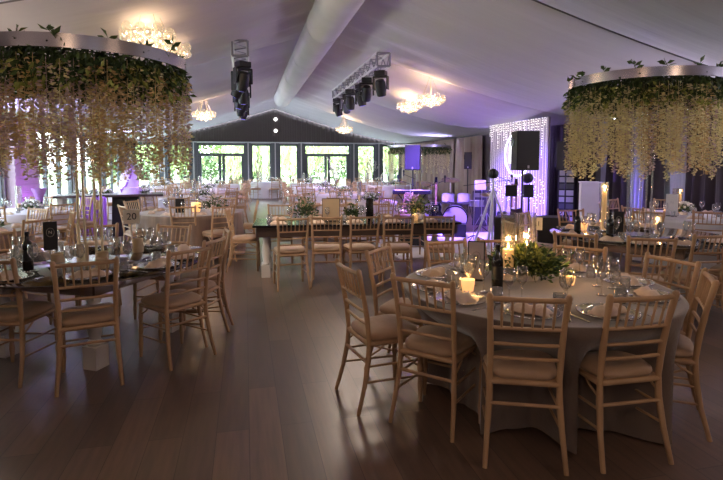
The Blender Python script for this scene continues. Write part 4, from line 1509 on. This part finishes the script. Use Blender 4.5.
def guitar(label, loc, rz, m):
    t = thing('electric_guitar', label, 'guitar', loc, rz, 'guitars on the stage')
    mb = MB()
    out = [(.0, .0), (.13, .03), (.17, .12), (.12, .22), (.13, .32), (.09, .40), (.0, .36), (-.09, .38), (-.12, .30), (-.11, .22), (-.16, .12), (-.12, .03)]
    vs = [(x, y, z + .28) for y in (-.02, .02) for x, z in out]
    n = len(out)
    mb.add(vs, [tuple(range(n)), tuple(reversed(range(n, 2 * n)))] + [((i + 1) % n, i, n + i, n + (i + 1) % n) for i in range(n)])
    mb.build('guitar_body', m, t, bevel=.006)
    MB().box((0, -.005, .86), (.045, .025, .62)).build('neck', 'chair_wood', t)
    MB().box((0, 0, 1.22), (.08, .02, .15), top=.7).build('headstock', m, t)
    MB().tube([(0, .10, .02), (0, .08, .75)], .010, 6).tube([(0, .10, .1), (-.2, -.1, .01)], .009, 5).tube([(0, .10, .1), (.2, -.1, .01)], .009, 5).tube([(0, .1, .1), (0, .3, .01)], .009, 5).build('guitar_stand', 'black', t)
guitar('dark guitar on a stand between keyboard and drums', (4.35, 11.0, 0), R(-20), 'black_gloss')
guitar('pale guitar on a stand beside the guitar amplifier', (5.75, 10.0, 0), R(-35), 'petal_white')
guitar('dark bass guitar on a stand before the plinth-side amplifier', (5.55, 9.5, 0), R(-30), 'dark_wood')
# pale leaning tripod
t = thing('lighting_tripod', 'tall pale lighting tripod lit purple in front of the amplifiers', 'stand', (4.62, 8.75, 0), R(-20))
MB().tube([(0, 0, .1), (0, 0, 1.35)], .02, 8).build('pole', 'truss', t, smooth=True)
for a in (0.15, 2.4, 4.4): MB().tube([(0, 0, 1.12), (.42 * math.cos(a), .42 * math.sin(a), .01)], .024, 8).build('leg', 'truss', t, smooth=True)
m = MB()
m.lathe([(.001, 0), (.07, .01), (.10, .06), (.10, .13), (.05, .18), (.001, .20)], 16)
o = m.build('lamp_head', 'black', t, smooth=True, loc=(0, 0, 1.32))
# small stage lamp by the big speaker
t = thing('stage_lamp', 'round black stage lamp on a pole behind the big speaker', 'stage light', (5.55, 9.0, 0))
MB().tube([(0, 0, 0), (0, 0, 1.2)], .012, 6).build('pole', 'black', t)
o = MB().lathe([(.08, 0), (.10, .03), (.10, .12), (.06, .16), (.001, .16)], 20).build('lamp_head', 'black', t, smooth=True, loc=(0, 0, 1.33))
o.rotation_euler = (R(100), 0, R(-60))
# equipment rack
t = thing('equipment_rack', 'bluish equipment rack case beside the light-strung panel', 'rack', (7.42, 10.45, 0), R(-35))
MB().box((0, 0, .75), (.36, .4, 1.5)).build('case', 'black', t, bevel=.01)
for k in range(9): MB().box((0, -.205, .15 + k * .155), (.31, .014, .12)).build('rack_unit', 'frame_edge' if k % 3 else 'frame_grey', t)
t = thing('plinth', 'white square plinth lit lilac beside the wisteria table', 'plinth', (6.08, 7.9, 0), R(-30))
MB().box((0, 0, .63), (.30, .32, 1.26)).build('body', 'white_cloth', t, bevel=.006)
MB().box((0, 0, 1.27), (.33, .35, .02)).build('top', 'white_cloth', t)
light('plinth_wash', 'SPOT', (4.9, 6.9, 2.9), 60, (.40, .28, 1), .05, target=(5.9, 7.9, .9), spot=26)

# light-strung panel with a neon ring
t = thing('photo_backdrop', 'white panel strung with vertical lights and a glowing ring', 'backdrop', (7.05, 12.2, 0))
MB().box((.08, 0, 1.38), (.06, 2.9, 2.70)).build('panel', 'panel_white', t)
rg = MB().tube([(-.03, -.20 + .64 * math.cos(2 * PI * k / 48), 1.86 + .58 * math.sin(2 * PI * k / 48)) for k in range(48)], .022, 6, closed=True).build('neon_ring', 'led_neon', t, smooth='all')
MB().tube([(-.03, .16, 1.62), (-.03, .16, 2.1)], .035, 6).build('neon_letter', 'led_neon', t, smooth='all')
rnd = random.Random(4)
for k in range(24):
    y = -1.38 + 2.76 * k / 23 + rnd.uniform(-.03, .03)
    m = MB()
    up = rnd.choice([.2, .3, .45, .7, 1.0])
    z = 2.71
    while z > 2.71 - up:
        m.sphere((-.01, y + rnd.uniform(-.012, .012), z), .013, 5, 4)
        z -= rnd.uniform(.045, .075)
    z = rnd.uniform(.5, .8)
    zt = z + rnd.choice([.2, .4, .6, .8])
    while z < zt:
        m.sphere((-.01, y + rnd.uniform(-.04, .04), z), .012, 5, 4)
        z += rnd.uniform(.05, .12)
    m.tube([(.03, y, 2.72), (.03, y, .1)], .002, 3)
    m.build('light_string', 'led_white', t, smooth='all')

# third wisteria canopy by the windows
t = thing('wisteria_canopy', 'small distant greenery ring with pale hanging strands before the drape corner', 'flower decoration', (5.9, 16.6, 0))
MB().lathe([(1.1, 2.16), (1.1, 2.24), (1.085, 2.24), (1.085, 2.16), (1.1, 2.16)], 40, cap=False).build('ring_band', 'steel', t, smooth=True)
m = MB()
for k in range(1300):
    a = random.uniform(0, 2 * PI)
    rr = 1.12 * math.sqrt(random.uniform(.1, 1))
    m.leaf((rr * math.cos(a), rr * math.sin(a), 2.14 + random.uniform(-.15, .08)), (random.gauss(0, 1), random.gauss(0, 1), random.gauss(-.5, .6)), .12, .06)
m.build('foliage', 'leaf_mid', t)
for k in range(46):
    a = 2 * PI * k / 46
    o = STR[[0, 2, 4][k % 3]].copy()
    COL.objects.link(o)
    o.parent = t
    o.location = (1.03 * math.cos(a), 1.03 * math.sin(a), 2.1)
    o.scale = (1, 1, random.uniform(.5, .85))
for k in range(3): MB().tube([(.12 * math.cos(k * 2.1), .12 * math.sin(k * 2.1), .0), (.12 * math.cos(k * 2.1), .12 * math.sin(k * 2.1), 2.2)], .012, 8).build('pole', 'acrylic', t, smooth=True)

# ================================================================== OVERHEAD
# air duct under the ridge
t = thing('air_duct', 'long white fabric air duct hanging under the ridge', 'duct', (1.38, 0, 4.01))
o = MB().lathe([(.31, -3.9), (.31, 18.9), (.29, 19.15), (.2, 19.3), (.001, 19.36)], 32).build('tube', 'duct', t, smooth=True)
o.rotation_euler = (R(-90), 0, 0)
for k in range(9):
    y = -1.2 + 2.5 * k
    MB().tube([(.311 * math.cos(2 * PI * j / 32), y, .311 * math.sin(2 * PI * j / 32)) for j in range(32)], .006, 4, closed=True).build('seam_band', 'duct', t)
for k in range(8):
    y = .5 + 2.5 * k
    MB().tube([(0, y, .3), (0, y, ceil_z(1.38, y) - 4.01 + .02)], .004, 4).build('hanger', 'steel', t)

def moving_head_make():
    t = thing('moving_head_light', 'x', 'stage light')
    MB().box((0, 0, -.06), (.22, .20, .10)).build('base', 'black', t, bevel=.008)
    m = MB()
    m.box((0, 0, -.13), (.30, .10, .04))
    for s in (-1, 1): m.box((.145 * s, 0, -.25), (.03, .11, .26))
    m.build('yoke', 'black', t, bevel=.005)
    o = MB().lathe([(.001, -.15), (.08, -.15), (.105, -.09), (.11, .05), (.095, .15), (.09, .17), (.001, .17)], 18).build('head', 'black', t, smooth=True, loc=(0, 0, -.33))
    o.rotation_euler = (R(205), 0, 0)
    MB().lathe([(.075, .171), (.06, .18), (.001, .182)], 16).build('lens', 'lens_blue', o, smooth=True)
    return t
MH = Proto(moving_head_make)
def truss(label, x, y0, y1, zc, n, gname, where, tilt):
    t = thing('lighting_truss', label, 'truss', (x, y0, zc), 0)
    L = y1 - y0
    s = .125
    ch = MB()
    for a in (-1, 1):
        for b in (-1, 1):
            ch.tube([(a * s, 0, b * s), (a * s, L, b * s)], .024, 6)
    ch.build('chord', 'truss', t, smooth=True)
    dg = MB()
    k = int(L / .25)
    for i in range(k):
        ya, yb_ = L * i / k, L * (i + 1) / k
        f = 1 if i % 2 else -1
        for a in (-1, 1):
            dg.tube([(a * s, ya, -f * s), (a * s, yb_, f * s)], .011, 4)
            dg.tube([(-f * s, ya, a * s), (f * s, yb_, a * s)], .011, 4)
    for yy in (0, L):
        q = [(-s, yy, -s), (s, yy, -s), (s, yy, s), (-s, yy, s)]
        for a, b in zip(q, q[1:] + q[:1]): dg.tube([a, b], .02, 5)
    dg.build('lattice', 'truss_dark', t)
    for yy in (.3, L - .3): MB().tube([(0, yy, s), (0, yy, ceil_z(x, y0 + yy) - zc + .02)], .008, 5).build('hanger', 'steel', t)
    for i in range(n):
        yy = y0 + .35 + (L - .7) * i / (n - 1)
        o = MH.place((x + .04 * (-1) ** i, yy, zc - s - .02), tilt + .5 * math.sin(i * 2.2), 'black moving-head stage light under the %s truss, number %s from us' % (where, ['one', 'two', 'three', 'four', 'five', 'six', 'seven'][i]), gname)
        for ch_ in o.children:
            if ch_.name.startswith('head'): ch_.rotation_euler = (R(203 + 12 * math.sin(i * 1.9)), 0, 0)
truss('silver lighting truss hung with lamps on the stage side of the duct', 2.62, 9.4, 14.4, 3.60, 6, 'moving lights on the stage-side truss', 'stage-side', -.6)
truss('silver lighting truss seen end-on on the pier side of the duct', -.05, 8.6, 14.9, 3.50, 7, 'moving lights on the pier-side truss', 'pier-side', .5)

def chandelier_make():
    t = thing('bubble_chandelier', 'x', 'chandelier')
    MB().lathe([(.001, .62), (.06, .62), (.06, .66), (.001, .67)], 16).build('ceiling_plate', 'brass', t, smooth=True)
    w_ = MB()
    for k in range(6):
        a = 2 * PI * k / 6
        w_.tube([(.03 * math.cos(a), .03 * math.sin(a), .62), (.27 * math.cos(a), .27 * math.sin(a), .06)], .004, 4)
    w_.tube([(0, 0, .66), (0, 0, 1.15)], .006, 5)
    w_.build('wire', 'brass', t)
    MB().tube([(.27 * math.cos(2 * PI * k / 24), .27 * math.sin(2 * PI * k / 24), .06) for k in range(24)], .008, 5, closed=True).build('hoop', 'brass', t)
    rnd = random.Random(5)
    for ring, (r, n, z) in enumerate([(.32, 12, .0), (.20, 8, -.06), (.33, 9, .09), (.07, 3, -.09), (.13, 5, .05)]):
        for k in range(n):
            a = 2 * PI * k / n + ring
            p = (r * math.cos(a), r * math.sin(a), z + rnd.uniform(-.02, .02))
            g = MB().sphere((0, 0, 0), .072, 14, 9).build('globe', 'globe', t, smooth='all', loc=p)
            if ring != 2: MB().sphere((0, 0, 0), .017, 8, 6).build('bulb', 'bulb', g, smooth='all')
    return t
CD = Proto(chandelier_make)
for loc, lab, pw in [((-1.16, 6.86, 3.18), 'bubble chandelier just above the brass-poled wisteria ring, long wires', 13), ((-1.07, 7.78, 3.20), 'bubble chandelier behind the first one, over the wisteria ring', 13),
                 ((-1.12, 15.1, 2.97), 'bubble chandelier hanging alone over the cake side of the hall', 50), ((4.10, 10.75, 3.02), 'larger-looking bubble chandelier of the close pair on the stage side', 42),
                 ((4.15, 12.4, 3.05), 'bubble chandelier behind the other of the close pair, stage side', 42), ((3.75, 19.1, 2.90), 'small distant bubble chandelier below the truss, near the gable', 50)]:
    o = CD.place(loc, random.uniform(0, 6), lab, 'bubble chandeliers')
    if loc[0] < 0 and loc[1] < 10: o.scale = (.86, .86, .86)
    light('chandelier_light', 'POINT', (loc[0], loc[1], loc[2] + .02), pw, WARM, .22)
